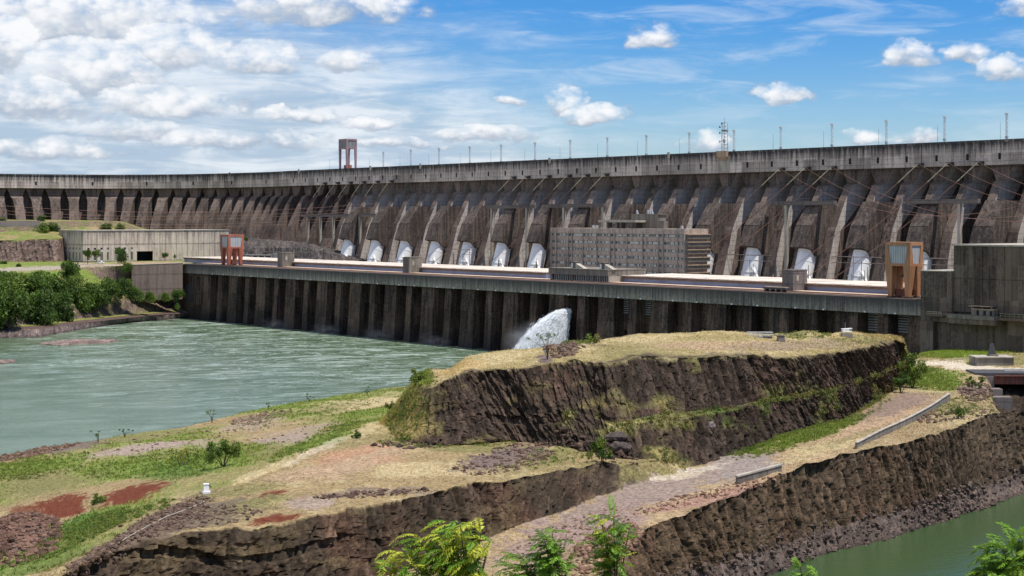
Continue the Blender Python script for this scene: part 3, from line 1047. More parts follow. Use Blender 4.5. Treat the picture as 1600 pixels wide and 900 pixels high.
for px in (444.5, 642, 1239):
    a = X(a_at(px, 486))
    st = MB().box(a - 2.9, a + 2.9, 13, 20.9, ZD + .26, 41.4)
    st.box(a - 3.05, a + 3.05, 12.8, 21.1, 41.4, 41.8)
    q = st.build('stair_tower', M['beam'] if px > 1000 else M['concgrey'], ph)
    MB().box(a + 2.9, a + 2.97, 15, 16.2, 37.5, 39.6).build('door', M['concpale'], q)
# lamp bulbs / bollards along the parapet
# yard behind the generator hall
MB().box(xl0 - 10, xr1 + 120, 55.2, 140, 20, 31.5).build('transformer_yard', M['concgrey'], ph)
bus = MB()
for u in range(0, 16):
    a = X(A13 + PITCH * (u - 13))
    for k in range(5):
        xx = a - 9 + k * 4.4
        bus.tube((xx, 84 + (k % 2) * 3, 31.5), (xx, 84 + (k % 2) * 3, 38 + (k * 37 % 5) * 0.8), 0.22, 0.12, 5)
bus.build('bushing_row', M['darksteel'], ph)
for (x0, x1, zt) in ((1130, 1200, 44.5), (1308, 1372, 44.8), (1432, 1490, 45), (700, 742, 43.5)):
    a0, a1 = X(a_at(x0, NP - 7)), X(a_at(x1, NP - 7))
    y = NP - 7 - NF
    tf = MB()
    n = 5
    for k in range(n + 1):
        xx = a0 + (a1 - a0) * k / n
        tf.tube((xx, y, 31.5), (xx, y, zt - (0 if k % 2 == 0 else 2)), 0.17, None, 4)
    tf.tube((a0 - 3, y, zt - .3), (a1 + 2, y, zt - .3), 0.18, None, 4)
    tf.tube((a0 - 3, y, zt - 3.0), (a1 + 2, y, zt - 3.0), 0.12, None, 4)
    tf.build('busbar_frame', M['beam'], ph)

# gate trolley parked on the deck
aG = a_at(1210, 474)
g = empty('gate_trolley', an(aG, 475, ZD + .01), ROT, 'long low dark trolley with a sunlit orange top parked beside a stair tower', 'trolley')
MB().box(-6, 6, -1.2, 1.2, 1.0, 1.7).build('frame', M['darksteel'], g)
MB().box(-5.8, 5.8, -1.1, 1.1, 1.703, 1.95).build('top_cover', M['ledge'], g)
for xx in (-5, -2, 1, 4):
    MB().tube((xx, -1.1, .5), (xx, 1.1, .5), 0.5, None, 10).build('wheel', M['darksteel'], g)

# ------------------------------------------------------------------ entrance building on the deck
aE0, aE1 = a_at(857, 482), a_at(950, 482)
e = empty('entrance_building', an(aE0, 482, ZD), ROT, 'low flat-roofed building with a dark glazed front on the deck before the office block', 'building')
Le = aE1 - aE0
eb = MB().box(0, Le, 0, 22, 2.9, 5.6)
eb.box(0.2, Le - 0.2, 0.3, 21.8, 5.6, 5.75)
eb.box(-.15, Le + .15, -.3, 22.1, 5.35, 5.72)
eb.build('upper_wall', M['concgrey'], e)
MB().box(Le - 0.6, Le - .02, 0.4, 22, 0.0, 2.89).build('side_wall', M['concpale'], e)
MB().box(0.3, Le - .62, 1.7, 2.2, 0.0, 2.88).build('glazing', M['glass'], e)
MUL = MB().box(-0.09, 0.09, 1.45, 1.69, 0, 2.87).mesh('mullion', M['winlight'])
for k in range(26):
    place(MUL, 'mullion', e, (0.8 + (Le - 1.8) * k / 25, 0, 0))
for xx in (Le * .36, Le * .70, 0.2):
    MB().box(xx, xx + 1.4, 0.9, 1.44, 0, 2.86).build('column', M['concgrey'], e)
for xx in (Le * .36, Le * .84):
    cbn = MB().box(xx - 1.2, xx + 1.6, 2, 5, 5.76, 8.4)
    cbn.box(xx - 1.6, xx + 2.0, 1.6, 5.4, 8.4, 8.75)
    q = cbn.build('stair_cabin', M['beam'], e)
    MB().box(xx - .9, xx + .0, 1.9, 1.99, 5.8, 8.1).build('cabin_door', M['white'], q)
    MB().extr([(xx + 1.7, 2.2, 5.76), (xx + 7.5, 2.2, 5.76), (xx + 1.7, 2.2, 8.0)], (0, 2.4, 0)).build('ramp_wall', M['concpale'], e)

# ------------------------------------------------------------------ office building
aO0, aO1, NO = a_at(862, 565), a_at(1070, 565), 565.0
of = empty('office_building', an(aO0, NO, 31.5), ROT, 'brown seven-storey concrete office block with rows of small windows at the foot of the dam', 'building')
LO = aO1 - aO0
HO = 24.9
MB().box(0, LO, 0.9, 15, -2, HO - .2).build('core', M['office'], of)
MB().box(-.2, LO + .3, -.2, 15.3, HO - 2.6, HO + .1).build('roof_parapet', M['office'], of)
fr_ = [(x - 110) / 1160.0 for x in (110, 155, 270, 305, 405, 530, 650, 688, 795, 930, 1060, 1100, 1215, 1270)]
finm = MB().box(-0.22, 0.22, -0.55, 0.9, -2, HO + .25).mesh('fin', M['fin'])
for f_ in fr_:
    place(finm, 'fin', of, (LO * f_, 0, 0))
fl_h = 3.72
for fidx in range(6):
    zt = HO - 2.65 - fidx * fl_h           # top of the window strip
    if zt - 1.35 < -1: continue
    for b in range(len(fr_) - 1):
        x0, x1 = LO * fr_[b] + .33, LO * fr_[b + 1] - .33
        w = MB().box(x0, x1, 0.55, 0.88, zt - 1.30, zt - .12).build('window', M['winlight'], of)
        n = max(1, int((x1 - x0) / 1.05))
        pm = MB()
        for k in range(n):
            if rng.random() < (0.5 if n > 3 else 0.8):
                xa = x0 + (x1 - x0) * (k + .22) / n
                xb = x0 + (x1 - x0) * (k + .80) / n
                pm.box(xa, xb, 0.46, 0.548, zt - 1.12, zt - .25)
        if pm.v: pm.build('pane', M['glass'], w)['kind'] = 'stuff'
        # spandrel below the strip
        z0 = zt - fl_h
        sp = MB().hexa([(x0, 0.15, z0), (x1, 0.15, z0), (x1, 0.89, z0), (x0, 0.89, z0)], [(x0, -0.25, zt - 1.45), (x1, -0.25, zt - 1.45), (x1, 0.89, zt - 1.45), (x0, 0.89, zt - 1.45)])
        sp.build('spandrel', M['office'], of)
for fidx in range(7):
    zt = HO - 2.4 - fidx * fl_h
    if zt < -2: break
    MB().box(LO + .02, LO + 2.4, 0.2, 15.2, zt - .45, zt).build('end_ledge', M['ledge'], of)
    MB().box(LO + .03, LO + 1.9, 0.5, 15.0, zt - 2.3, zt - .46).build('end_panel', M['concgrey'], of)
can = MB().box(LO * .355, LO * .635, 1.5, 11, HO + 3.2, HO + 4.3).build('roof_canopy', M['concpale'], of)
for f_ in (.40, .47, .50, .58):
    MB().box(LO * f_, LO * f_ + 1.2, 3, 6, HO + .1, HO + 3.19).build('canopy_post', M['concgrey'], of)
pt = MB().box(LO * .52, LO * .72, 9, 14, HO + .1, HO + 7.0)
pt.box(LO * .515, LO * .725, 8.8, 14.2, HO + 7.0, HO + 7.4).build('penthouse', M['concgrey'], of)
for f_, s in ((.545, .8), (.625, .9), (.64, .7), (.655, .8)):
    MB().tube((LO * f_, 11, HO + 7.4), (LO * f_, 10.7, HO + 9.4), s * .9, s * .5, 8).build('roof_vent', M['panel'], of)
MB().box(LO * .755, LO * .80, 5, 8, HO + .1, HO + 4.0).build('roof_cabin', M['concgrey'], of)
for f_ in (.30, .325, .345, .95):
    MB().box(LO * f_, LO * f_ + 1, 2, 3, HO + .1, HO + 1.6).build('roof_unit', M['panel'], of)

# ------------------------------------------------------------------ assembly hall at the left
Cx, Cy = wpt(130, 409.5, 33.4)[:2]
h = empty('assembly_hall', (Cx, Cy, 33.3), ROT, 'big pale windowless concrete hall with a dark gateway at the left end of the powerhouse', 'hall')
LW, LD, HH = 40.0, 104.0, 20.4     # along -u (left face) and along n (long face)
# long face (x = 0 plane, normal +u) from y=0..LD ; door hole between
d0, d1, dh = 37.0, 48.5, 6.6
wb_ = MB()
wb_.box(-1, 0, 0, d0, 0, HH - .5)
wb_.box(-1, 0, d1, LD, 0, HH - .5)
wb_.box(-1, -0.004, d0, d1, dh, HH - .5)
wb_.box(-LW, -1.004, 0, 1, 0, HH - .5)
wb_.box(-LW, -LW + 1, 1.004, LD, 0, HH - .5)
wb_.box(-LW + 1.004, -1.004, LD - 1, LD, 0, HH - .5)
wb_.box(-LW - .0, 0, 0, LD, HH - .498, HH - .3)
wb_.build('wall', M['hall'], h)
MB().box(-LW - .4, .4, -.4, LD + .4, HH - .298, HH + .15).build('roof_slab', M['concpale'], h)
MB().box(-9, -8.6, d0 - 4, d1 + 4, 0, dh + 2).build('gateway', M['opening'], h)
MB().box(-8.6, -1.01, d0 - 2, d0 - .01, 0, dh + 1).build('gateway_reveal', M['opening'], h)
ribm = MB().box(0.005, 0.35, -0.12, 0.12, 0.1, HH - 1.2).mesh('wall_rib', M['hall'])
ribt = MB().box(0.005, 0.35, -0.12, 0.12, 10.6, HH - 1.2).mesh('wall_rib', M['hall'])
for k in range(27):
    y = 1.5 + k * 4.0
    if y < LD - 1:
        place(ribt if d0 - .2 < y < d1 + .2 else ribm, 'wall_rib', h, (0, y, 0))
for k in range(10):
    place(ribm, 'wall_rib', h, (-1.5 - k * 4.1, -0.0, 0), -math.pi / 2)
winm = MB()
winm.box(0.02, 0.22, -0.9, 0.9, 0.6, 9.6)
WIN = winm.mesh('window', M['winlight'])
PANS = [MB().box(0.23, 0.26, *q).mesh('pane', M['glass']) for q in ((-0.72, 0.72, 8.0, 9.3), (-0.72, -.1, 1.2, 6.4), (.1, 0.72, 1.2, 6.4))]

for y in (3.5, 8.0, 12.5, 17.0, 22.0, 28.5, 33.5):
    w = place(WIN, 'window', h, (0, y, 0)); [place(q, 'pane', w) for q in PANS]
for k in range(6):
    w = place(WIN, 'window', h, (-5 - k * 5.4, 0, 0), -math.pi / 2); [place(q, 'pane', w) for q in PANS]

# ------------------------------------------------------------------ service hall at the right
aH = a_at(1490, NF)
s_ = empty('service_hall', an(aH, NF, 17), ROT, 'tall dark hall of narrow concrete panels at the right edge, under a pale roof', 'hall')
LH, HB, HM_, HT_ = 75.0, 13.0, 24.3, 35.4
MB().box(0.02, LH, 0.5, 46, HB, HT_).build('core', M['righthall'], s_)
pmU = MB().box(0.05, 2.92, 0.0, 0.49, HM_ + .08, HT_ - .05).mesh('wall_panel', M['righthall'])
pmL = MB().box(0.05, 2.92, 0.0, 0.49, HB + .02, HM_ - .06).mesh('wall_panel', M['righthall'])
for k in range(25):
    place(pmU, 'wall_panel', s_, (k * 3, float(rng.uniform(-.08, .08)), 0))
    place(pmL, 'wall_panel', s_, (k * 3, float(rng.uniform(-.08, .08)) - .1, 0))
MB().box(-.6, LH, -.4, 46.4, HT_ + .002, HT_ + .55).build('roof_slab', M['concpale'], s_)
MB().box(-14, LH, 1.2, 30, -20, HB - .01).build('base_wall', M['righthall'], s_)
# side block between deck and hall
blk = MB().box(-13.4, -0.02, -1.0, 14, HB - 3.8, 26.4)
blk.box(-7.6, -0.03, -1.0, 1.0, HB - .6, HB - .1)
blk.build('side_block', M['righthall'], s_)
MB().box(-13.8, 0.0, -1.3, 14, 26.41, 26.75).build('block_cap', M['concpale'], s_)
MB().box(-13.4, -7.8, -1.4, 1.1, -20, HB - 3.82).build('block_pier', M['righthall'], s_)
MB().box(0.6, 20, -4.2, 0, HB - 2.1, HB - .8).build('ledge_slab', M['concgrey'], s_)
MB().box(0.6, 20.0, -4.0, 1.1, HB - 3.8, HB - 2.11).build('ledge_beam', M['righthall'], s_)
MB().box(20.3, LH, -2.5, 1.1, HB - 2.0, HB - 1.2).build('gallery_slab', M['decklow'], s_)
rl = MB()
for k in range(30):
    xx = 21 + k * 1.8
    rl.tube((xx, -2.2, HB - 1.2), (xx, -2.2, HB + .2), 0.06, None, 4)
rl.tube((20.5, -2.2, HB + .2), (74, -2.2, HB + .2), 0.06, None, 4)
rl.tube((20.5, -2.2, HB - .5), (74, -2.2, HB - .5), 0.05, None, 4)
rl.build('gallery_railing', M['yellowrod'], s_)
mc = empty('shed', an(aH + 14.3, NF - 1.8, 17 + HB - .78), ROT, 'small pale shed with flat roof on the ledge of the dark service hall', 'shed')
MB().box(-4.5, 4.5, -1.2, 1.2, 0.05, 2.0).build('wall', M['concgrey'], mc)
MB().box(-5.6, 3.0, -1.5, 1.4, 3.0, 3.25).build('canopy', M['ledge'], mc)
MB().box(-4.6, 4.6, -1.3, 1.3, 2.02, 2.3).build('roof', M['ledge'], mc)
for xx in (-5.2, -1, 2.7):
    MB().box(xx, xx + .2, -.2, .2, 2.3, 3.0).build('post', M['steel'], mc)
for xx in (-2.4, 0.4, 3):
    MB().box(xx, xx + 1.0, -1.26, -1.19, 0.2, 1.7).build('shutter', M['opening'], mc)
bl = empty('work_platform', an(aH - 5.5, NF - 2.6, 17 + HB - 1.8), ROT, 'small yellow-railed work platform hung on the dark block beside the service hall', 'platform')
MB().box(-3.2, 3.2, -1, 1.5, 0, .3).build('floor_plate', M['decklow'], bl)
r2 = MB()
for k in range(7):
    r2.tube((-3.1 + k * 1.03, -.9, .3), (-3.1 + k * 1.03, -.9, 1.5), .07, None, 4)
r2.tube((-3.1, -.9, 1.5), (3.1, -.9, 1.5), .08, None, 4)
r2.tube((-3.1, -.9, .9), (3.1, -.9, .9), .07, None, 4)
r2.build('railing', M['yellowrod'], bl)
# retaining wall joining the left bank to the powerhouse
def ret(name, P0, P1, z0, z1, th, mat, label, cat='wall', cap=None, seg=4.0):
    d = Vector((P1[0] - P0[0], P1[1] - P0[1], 0))
    L_ = d.length
    r = empty(name, (P0[0], P0[1], z0), math.atan2(d.y, d.x), label, cat)
    n = max(1, int(L_ / seg))
    dz = (P1[2] - P0[2])
    for k in range(n):
        xa, xb = L_ * k / n, L_ * (k + 1) / n
        za, zb = z1 - z0 + dz * k / n, z1 - z0 + dz * (k + 1) / n
        MB().hexa([(xa + .03, 0, -2), (xb - .03, 0, -2), (xb - .03, th, -2), (xa + .03, th, -2)],
                  [(xa + .03, 0, za), (xb - .03, 0, zb), (xb - .03, th, zb), (xa + .03, th, za)]).build('wall_panel', mat, r)
        if cap is not None:
            MB().hexa([(xa, -.15, za + .002), (xb, -.15, zb + .002), (xb, th + .15, zb + .002), (xa, th + .15, za + .002)],
                      [(xa, -.15, za + .3), (xb, -.15, zb + .3), (xb, th + .15, zb + .3), (xa, th + .15, za + .3)]).build('coping', cap, r)
    return r
# ================================================================== TERRAIN
def crom(P, nu, wts=None):
    """Catmull-Rom through the station points, nu samples; station parameter shared by all rows"""
    P = np.asarray(P, float)
    n = len(P)
    u = wts if wts is not None else np.linspace(0, n - 1, nu)
    i = np.clip(np.floor(u).astype(int), 0, n - 2)
    t = (u - i)[:, None]
    p1, p2 = P[i], P[i + 1]
    p0 = np.where((i > 0)[:, None], P[np.maximum(i - 1, 0)], 2 * p1 - p2)
    p3 = np.where((i < n - 2)[:, None], P[np.minimum(i + 2, n - 1)], 2 * p2 - p1)
    cr = 0.5 * ((2 * p1) + (p2 - p0) * t + (2 * p0 - 5 * p1 + 4 * p2 - p3) * t ** 2 + (3 * p1 - p0 - 3 * p2 + p3) * t ** 3)
    li = p1 + (p2 - p1) * t
    return 0.55 * cr + 0.45 * li


def weights(P, nu):
    """station parameters that give an even spacing along row P"""
    P = np.asarray(P, float)
    uu = np.linspace(0, len(P) - 1, 4000)
    c = crom(P, 0, uu)
    s = np.concatenate([[0], np.cumsum(np.linalg.norm(np.diff(c, axis=0), axis=1))])
    return np.interp(np.linspace(0, s[-1], nu), s, uu)


def proj(P):
    return CX + F * P[:, 0] / np.maximum(P[:, 1], 1), HY + F * (CAMZ - P[:, 2]) / np.maximum(P[:, 1], 1)


def rockfield(P, coarse=1.0, ribk=1.6, bed=0.0):
    """signed depth of a jointed basalt face and its tone: tall columns, broken blocks, chips"""
    w = np.stack([fbm(P, 0.10, 3, 90 + k) for k in range(3)], 1) - 0.5
    Q = P + w * np.array([2.4, 2.4, 5.0])
    f1, g1, h1 = cells(Q, (1 / (3.4 * coarse), 1 / (3.4 * coarse), 1 / (15.0 * coarse)), 3)
    f2, g2, h2 = cells(Q, (1 / (1.35 * coarse), 1 / (1.35 * coarse), 1 / (6.5 * coarse)), 7)
    f3, g3, h3 = cells(P, (1 / .62, 1 / .62, 1 / 1.7), 13)
    big = fbm(P, 0.04, 3, 5) - 0.5
    lean = P + np.stack([P[:, 2] * .18, 0 * P[:, 2], 0 * P[:, 2]], 1)
    rib = .30 - np.abs(fbm(lean * np.array([1, 1, .07]), 0.50, 3, 33) - .5) * 2.6
    d = 2.6 * big + 0.62 * (h1 - .5) + 0.52 * (h2 - .5) + 0.40 * (h3 - .5) - ribk * rib
    lay = np.floor((P[:, 2] + (fbm(P, .07, 3, 39) - .5) * 5.0 + (h1 - .5) * .8) / 1.5)
    blk = np.floor(P[:, 0] / 2.6 + lay * .37 + (fbm(P, .2, 2, 41) - .5) * 2)
    d += bed * (1.5 * (_hash(lay, blk * 0, blk * 0, 5) - .5) + 1.0 * (_hash(lay, blk, blk * 0, 6) - .5))
    d += 1.0 * (fbm(P, .75, 4, 43, .6) - .5)
    d -= 0.28 * np.exp(-(g2 / 0.09) ** 2) + 0.4 * np.exp(-(g1 / 0.05) ** 2)
    tone = 0.52 + 0.36 * h2 + 0.78 * h3 ** 3 + 0.24 * (h1 - .5) + .5 * (fbm(P * np.array([1, 1, .25]), .5, 4, 35) - .5)
    tone *= 1 - 0.35 * np.exp(-(g2 / 0.10) ** 2)
    tone *= 0.8 + .4 * fbm(P, .09, 3, 37)
    return d, tone


def strip_coords(P, row, n):
    """unrolled face coordinates (distance along the face, a little depth, height), so joints run plumb on a battered face"""
    s_ = np.concatenate([[0], np.cumsum(np.linalg.norm(np.diff(row[:, :2], axis=0), axis=1))])
    return np.stack([np.tile(s_, n), P[:, 1] * .12, P[:, 2]], 1)


def grid_faces(r, c):
    i = np.arange(r - 1)[:, None] * c + np.arange(c - 1)[None, :]
    i = i.ravel()
    return np.stack([i, i + 1, i + c + 1, i + c], 1)


GREEN, LUSH, DRY, STRAW, TAN = (.155, .200, .040), (.085, .145, .025), (.28, .205, .105), (.42, .335, .185), (.36, .25, .16)
PINK, REDS, BROWN, ROCK, OLIVE = (.30, .228, .185), (.135, .036, .016), (.13, .092, .068), (.080, .057, .038), (.185, .165, .065)
PALE, SCREE = (.50, .43, .33), (.15, .11, .095)


def lerp(a, b, t):
    return a + (b - a) * t[:, None]


def paint(P, base, spots, warp=14.0, seed=40):
    """albedo by place: soft irregular patches of soil, grass and stone. spots are world ellipses
    given by the photo position of their centre and half sizes"""
    px, py = proj(P)
    wx = (fbm(P, 0.09, 4, seed) - 0.5) * warp * 2.2
    wy = (fbm(P, 0.09, 4, seed + 9) - 0.5) * warp * 0.9
    fine = fbm(P, 0.42, 4, seed + 17, .62) - 0.5
    vf = (fbm(P, 1.6, 2, seed + 19) - .5) * .9
    col = base.copy()
    wgt = {}
    for (cx, cy, rx, ry, ang, c, s) in spots:
        dx_, dy_ = px + wx - cx, py + wy - cy
        ca, sa = math.cos(math.radians(ang)), math.sin(math.radians(ang))
        ex, ey = (dx_ * ca + dy_ * sa) / rx, (-dx_ * sa + dy_ * ca) / ry
        m = np.clip((1.12 - np.sqrt(ex * ex + ey * ey) + fine * 1.5 + vf) / 0.34, 0, 1) * s
        m = m * m * (3 - 2 * m)
        col = lerp(col, np.array(c)[None, :], m)
    return col


I = wpt
A = [I(220, 1175, -1), I(300, 1165, -1), I(380, 1155, -1), I(460, 1145, -1), I(560, 1130, -1), I(660, 1110, -1), I(800, 1095, -1), I(900, 1080, -1),
     I(940, 1060, -1), I(980, 1040, -1), I(1010, 1010, -1), I(1040, 985, -1), I(1080, 955, -1), I(1130, 935, -1), I(1190, 915, -1), I(1247, 893, -1),
     I(1317, 869, -1), I(1387, 855, -1), I(1445, 832, -1), I(1500, 814, -1), I(1545, 802, -1), I(1585, 785, -1), I(1612, 777, -1), I(1700, 750, -1)]
C = [I(160, 1130, 4), I(240, 1120, 4), I(320, 1110, 4), I(400, 1100, 4), I(500, 1085, 4), I(600, 1060, 4.5), I(740, 1040, 4.5), I(840, 1010, 5),
     I(900, 970, 6), I(940, 925, 7), I(965, 885, 8.5), I(985, 850, 10.5), I(1020, 818, 12.6), I(1080, 798, 13), I(1150, 771, 14.3), I(1215, 741, 15.4),
     I(1290, 718, 16.1), I(1360, 700, 16.5), I(1420, 690, 16.8), I(1480, 671, 17.3), I(1530, 652, 17.8), I(1556, 645, 17.7), I(1582, 642, 17.5), I(1670, 638, 17.4)]
D = [I(20, 1080, 5), I(90, 1060, 6), I(150, 1045, 6), I(220, 1030, 6), I(300, 1010, 6.5), I(390, 985, 7), I(500, 945, 8), I(600, 905, 8.5),
     I(700, 870, 9.5), I(760, 843, 10.3), I(800, 824, 11), I(867, 802, 11.8), I(933, 776, 12.6), I(1000, 756, 13.3), I(1102, 727, 14.7), I(1164, 707, 15.5),
     I(1251, 676, 17), I(1303, 660, 17.3), I(1349, 641, 17.8), I(1405, 606, 18.5), I(1470, 576, 18.6), I(1535, 577, 18.6), I(1562, 578, 18.6), I(1660, 579, 18.6)]
E = [I(-120, 1000, 12), I(95, 905, 16), I(160, 862, 16.6), I(225, 843, 17), I(310, 829, 17.4), I(400, 825, 17.5), I(517, 803, 17.8), I(599, 790, 18),
     I(684, 768, 18.5), I(735, 757, 18.6), I(800, 747, 18.2), I(889, 731, 17.6), I(947, 724, 17), I(1000, 724, 16.2)]
for k in range(14, 19):
    x, y, z = D[k]
    E.append((x * 1.02, y * 1.02, z + .2))
E += [I(1435, 575, 18.5), I(1490, 558, 18.5), I(1552, 556, 18.5), I(1590, 555, 18.5), I(1690, 555, 18.5)]
Mr = [I(-100, 955, 11), I(150, 858, 16.6), I(215, 822, 17.2), I(272, 787, 17.7), I(330, 766, 18), I(400, 743, 18.3), I(471, 711, 18.5), I(545, 684, 18.5),
      I(600, 668, 18.5), I(660, 655, 17.5)]
Lr = [I(-60, 830, 8.5), I(0, 790, 9), I(75, 757, 9.3), I(165, 735, 9.6), I(270, 712, 10), I(350, 695, 10.3), I(430, 675, 10.6), I(500, 655, 11),
      I(570, 638, 11.3), I(640, 625, 11.6)]
Sr = [I(-70, 728, 6), I(0, 714, 6), I(60, 701, 6.4), I(120, 692, 6.7), I(199, 679, 7), I(290, 666, 7.3), I(380, 644, 7.8), I(470, 627, 8.2),
      I(560, 615, 8.6), I(640, 606, 9)]
Wr = []
for p in Sr:
    s = 1 + 9.0 / p[1]
    Wr.append((p[0] * s - 2, p[1] * s, -1.5))
for k in range(10, 19):
    ex, ey, ez = E[k]
    for row, dy, z in ((Mr, 72, min(ez, 17.4)), (Lr, 98, 10), (Sr, 112, 6), (Wr, 122, -2)):
        row.append((ex * (1 + dy / ey), ey + dy, z))
Mr += [I(1440, 556, 17.5), I(1500, 546, 17), I(1565, 543, 17), I(1600, 542, 17), I(1710, 540, 17)]
for k in range(19, 24):
    x, y, z = Mr[k]
    for row, dy, z2 in ((Lr, 20, 16), (Sr, 40, 15), (Wr, 60, -2)):
        row.append((x * (1 + dy / y), y + dy, z2))
C2 = []
for k in range(24):
    c, d = np.array(C[k]), np.array(D[k])
    m = c * .45 + d * .55
    if k == 22: m = np.array((0.287 * 430, 430, 1.0))
    if k == 23: m = np.array((0.33 * 440, 440, -1.0))
    C2.append(tuple(m))
B = []
for k in range(24):
    a, c = np.array(A[k]), np.array(C[k])
    b = a + (c - a) * .5
    b[2] = min(3.6, 0.5 * (a[2] + c[2]))
    if k < 9: b[2] = a[2] + .45 * (c[2] - a[2])
    B.append(tuple(b))

for _k in range(9):
    ex, ey, ez = E[_k]
    D[_k] = (ex * (1 - 6.5 / ey), ey - 6.5, min(D[_k][2], 9))
rows = [A, B, C, C2, D, E, Mr, Lr, Sr, Wr]
nvs = [26, 62, 34, 40, 62, 90, 70, 90, 8]
NU = 860
wts = weights(0.5 * (np.array(D) + np.array(E)), NU)
R = [crom(r, NU, wts) for r in rows]
_p = R[5]
R[5] = _p + np.stack([0 * _p[:, 0], -(fbm(_p, .11, 4, 201) - .5) * 7 - (fbm(_p, .5, 2, 203) - .5) * 2.0, (fbm(_p, .2, 3, 205) - .5) * 1.6], 1)
_p = R[2]
R[2] = _p + np.stack([0 * _p[:, 0], -(fbm(_p, .11, 4, 207) - .5) * 4, (fbm(_p, .25, 3, 209) - .5) * 1.3], 1)
Vs, rk, vv = [], [], []
hE = np.clip((R[5][:, 2] - R[4][:, 2]) / 4.0 - .4, 0, 1)      # is D-E a cliff at this place?
hC = np.clip((R[2][:, 2] - 5.0) / 4.0, 0.2, 1)
hC2 = np.clip((np.minimum(R[2][:, 2], R[4][:, 2]) - R[3][:, 2]) / 6 - .5, 0, 1)
for k in range(len(R) - 1):
    n = nvs[k]
    for j in range(n if k < len(R) - 2 else n + 1):
        t = j / n
        s = t
        if k == 6: s = t ** 0.8
        p = R[k] * (1 - s) + R[k + 1] * s
        if k == 6:
            p[:, 2] = R[6][:, 2] + (R[7][:, 2] - R[6][:, 2]) * (t ** 0.75)
        Vs.append(p)
        e = min(1, 8 * t * (1 - t) + .35)
        if k == 0: r = np.full(NU, .55)
        elif k == 1: r = hC * (0.45 + .55 * e)
        elif k in (2, 3): r = hC2 * 0.9
        elif k == 4: r = hE * (0.35 + .65 * e)
        elif k == 8: r = np.full(NU, .4)
        else: r = np.zeros(NU)
        rk.append(r)
G = np.stack(Vs)                        # rows, cols, 3
RKM = np.stack(rk)
nr = G.shape[0]
ker = np.ones(41) / 41
def outward(row):
    t_ = np.gradient(row, axis=0)
    t_ = np.stack([np.convolve(np.pad(t_[:, i], 20, mode='edge'), ker, 'valid') for i in range(3)], 1)
    o_ = np.stack([t_[:, 1], -t_[:, 0], np.zeros(len(row))], 1)
    return o_ / np.linalg.norm(o_, axis=1)[:, None]
outC, outE = outward(R[2]), outward(R[5])
rw_ = np.clip((np.arange(G.shape[0]) - sum(nvs[:2])) / float(sum(nvs[2:4])), 0, 1)[:, None, None]
P = G.reshape(-1, 3)
rm = RKM.ravel()
outv = (outC[None] * (1 - rw_) + outE[None] * rw_).reshape(-1, 3)
_px = proj(P)[0]
lf_ = np.clip((640 - _px) / 160, 0, 1) * np.repeat(np.arange(nr) >= sum(nvs[:4]), NU)
_late = np.repeat(np.arange(nr) >= sum(nvs[:4]), NU)[:, None]
Pc = np.where(_late, strip_coords(P, R[5], nr), strip_coords(P, R[2], nr))
d, tone = rockfield(Pc, 1.0, 1.5 * (1 - .6 * lf_), lf_ * .8)
gz = (fbm(P, 0.05, 4, 61) - .5) * 2.0 + (fbm(P, 0.35, 3, 71) - .5) * .6
flat = 1 - np.clip(rm * 1.6, 0, 1)
px, py = proj(P)
keep = np.clip((P[:, 2] - 1.5) / 3, 0, 1)
P2 = P + outv * (d * rm)[:, None]
P2[:, 2] += gz * flat * keep * np.where(px > 1180, .45, .8)
f3, g3, h3 = cells(P, (1 / 1.6, 1 / 1.6, 1 / 1.6), 31)
toe = np.repeat(np.arange(nr) < nvs[0], NU)
P2[:, 2] += np.where(toe, (h3 - .4) * 1.3 + (1 - f3) * .5, 0) * keep
base = np.tile(np.array(DRY), (len(P), 1))
rowid = np.repeat(np.arange(nr), NU)
e0 = np.cumsum([0] + nvs)
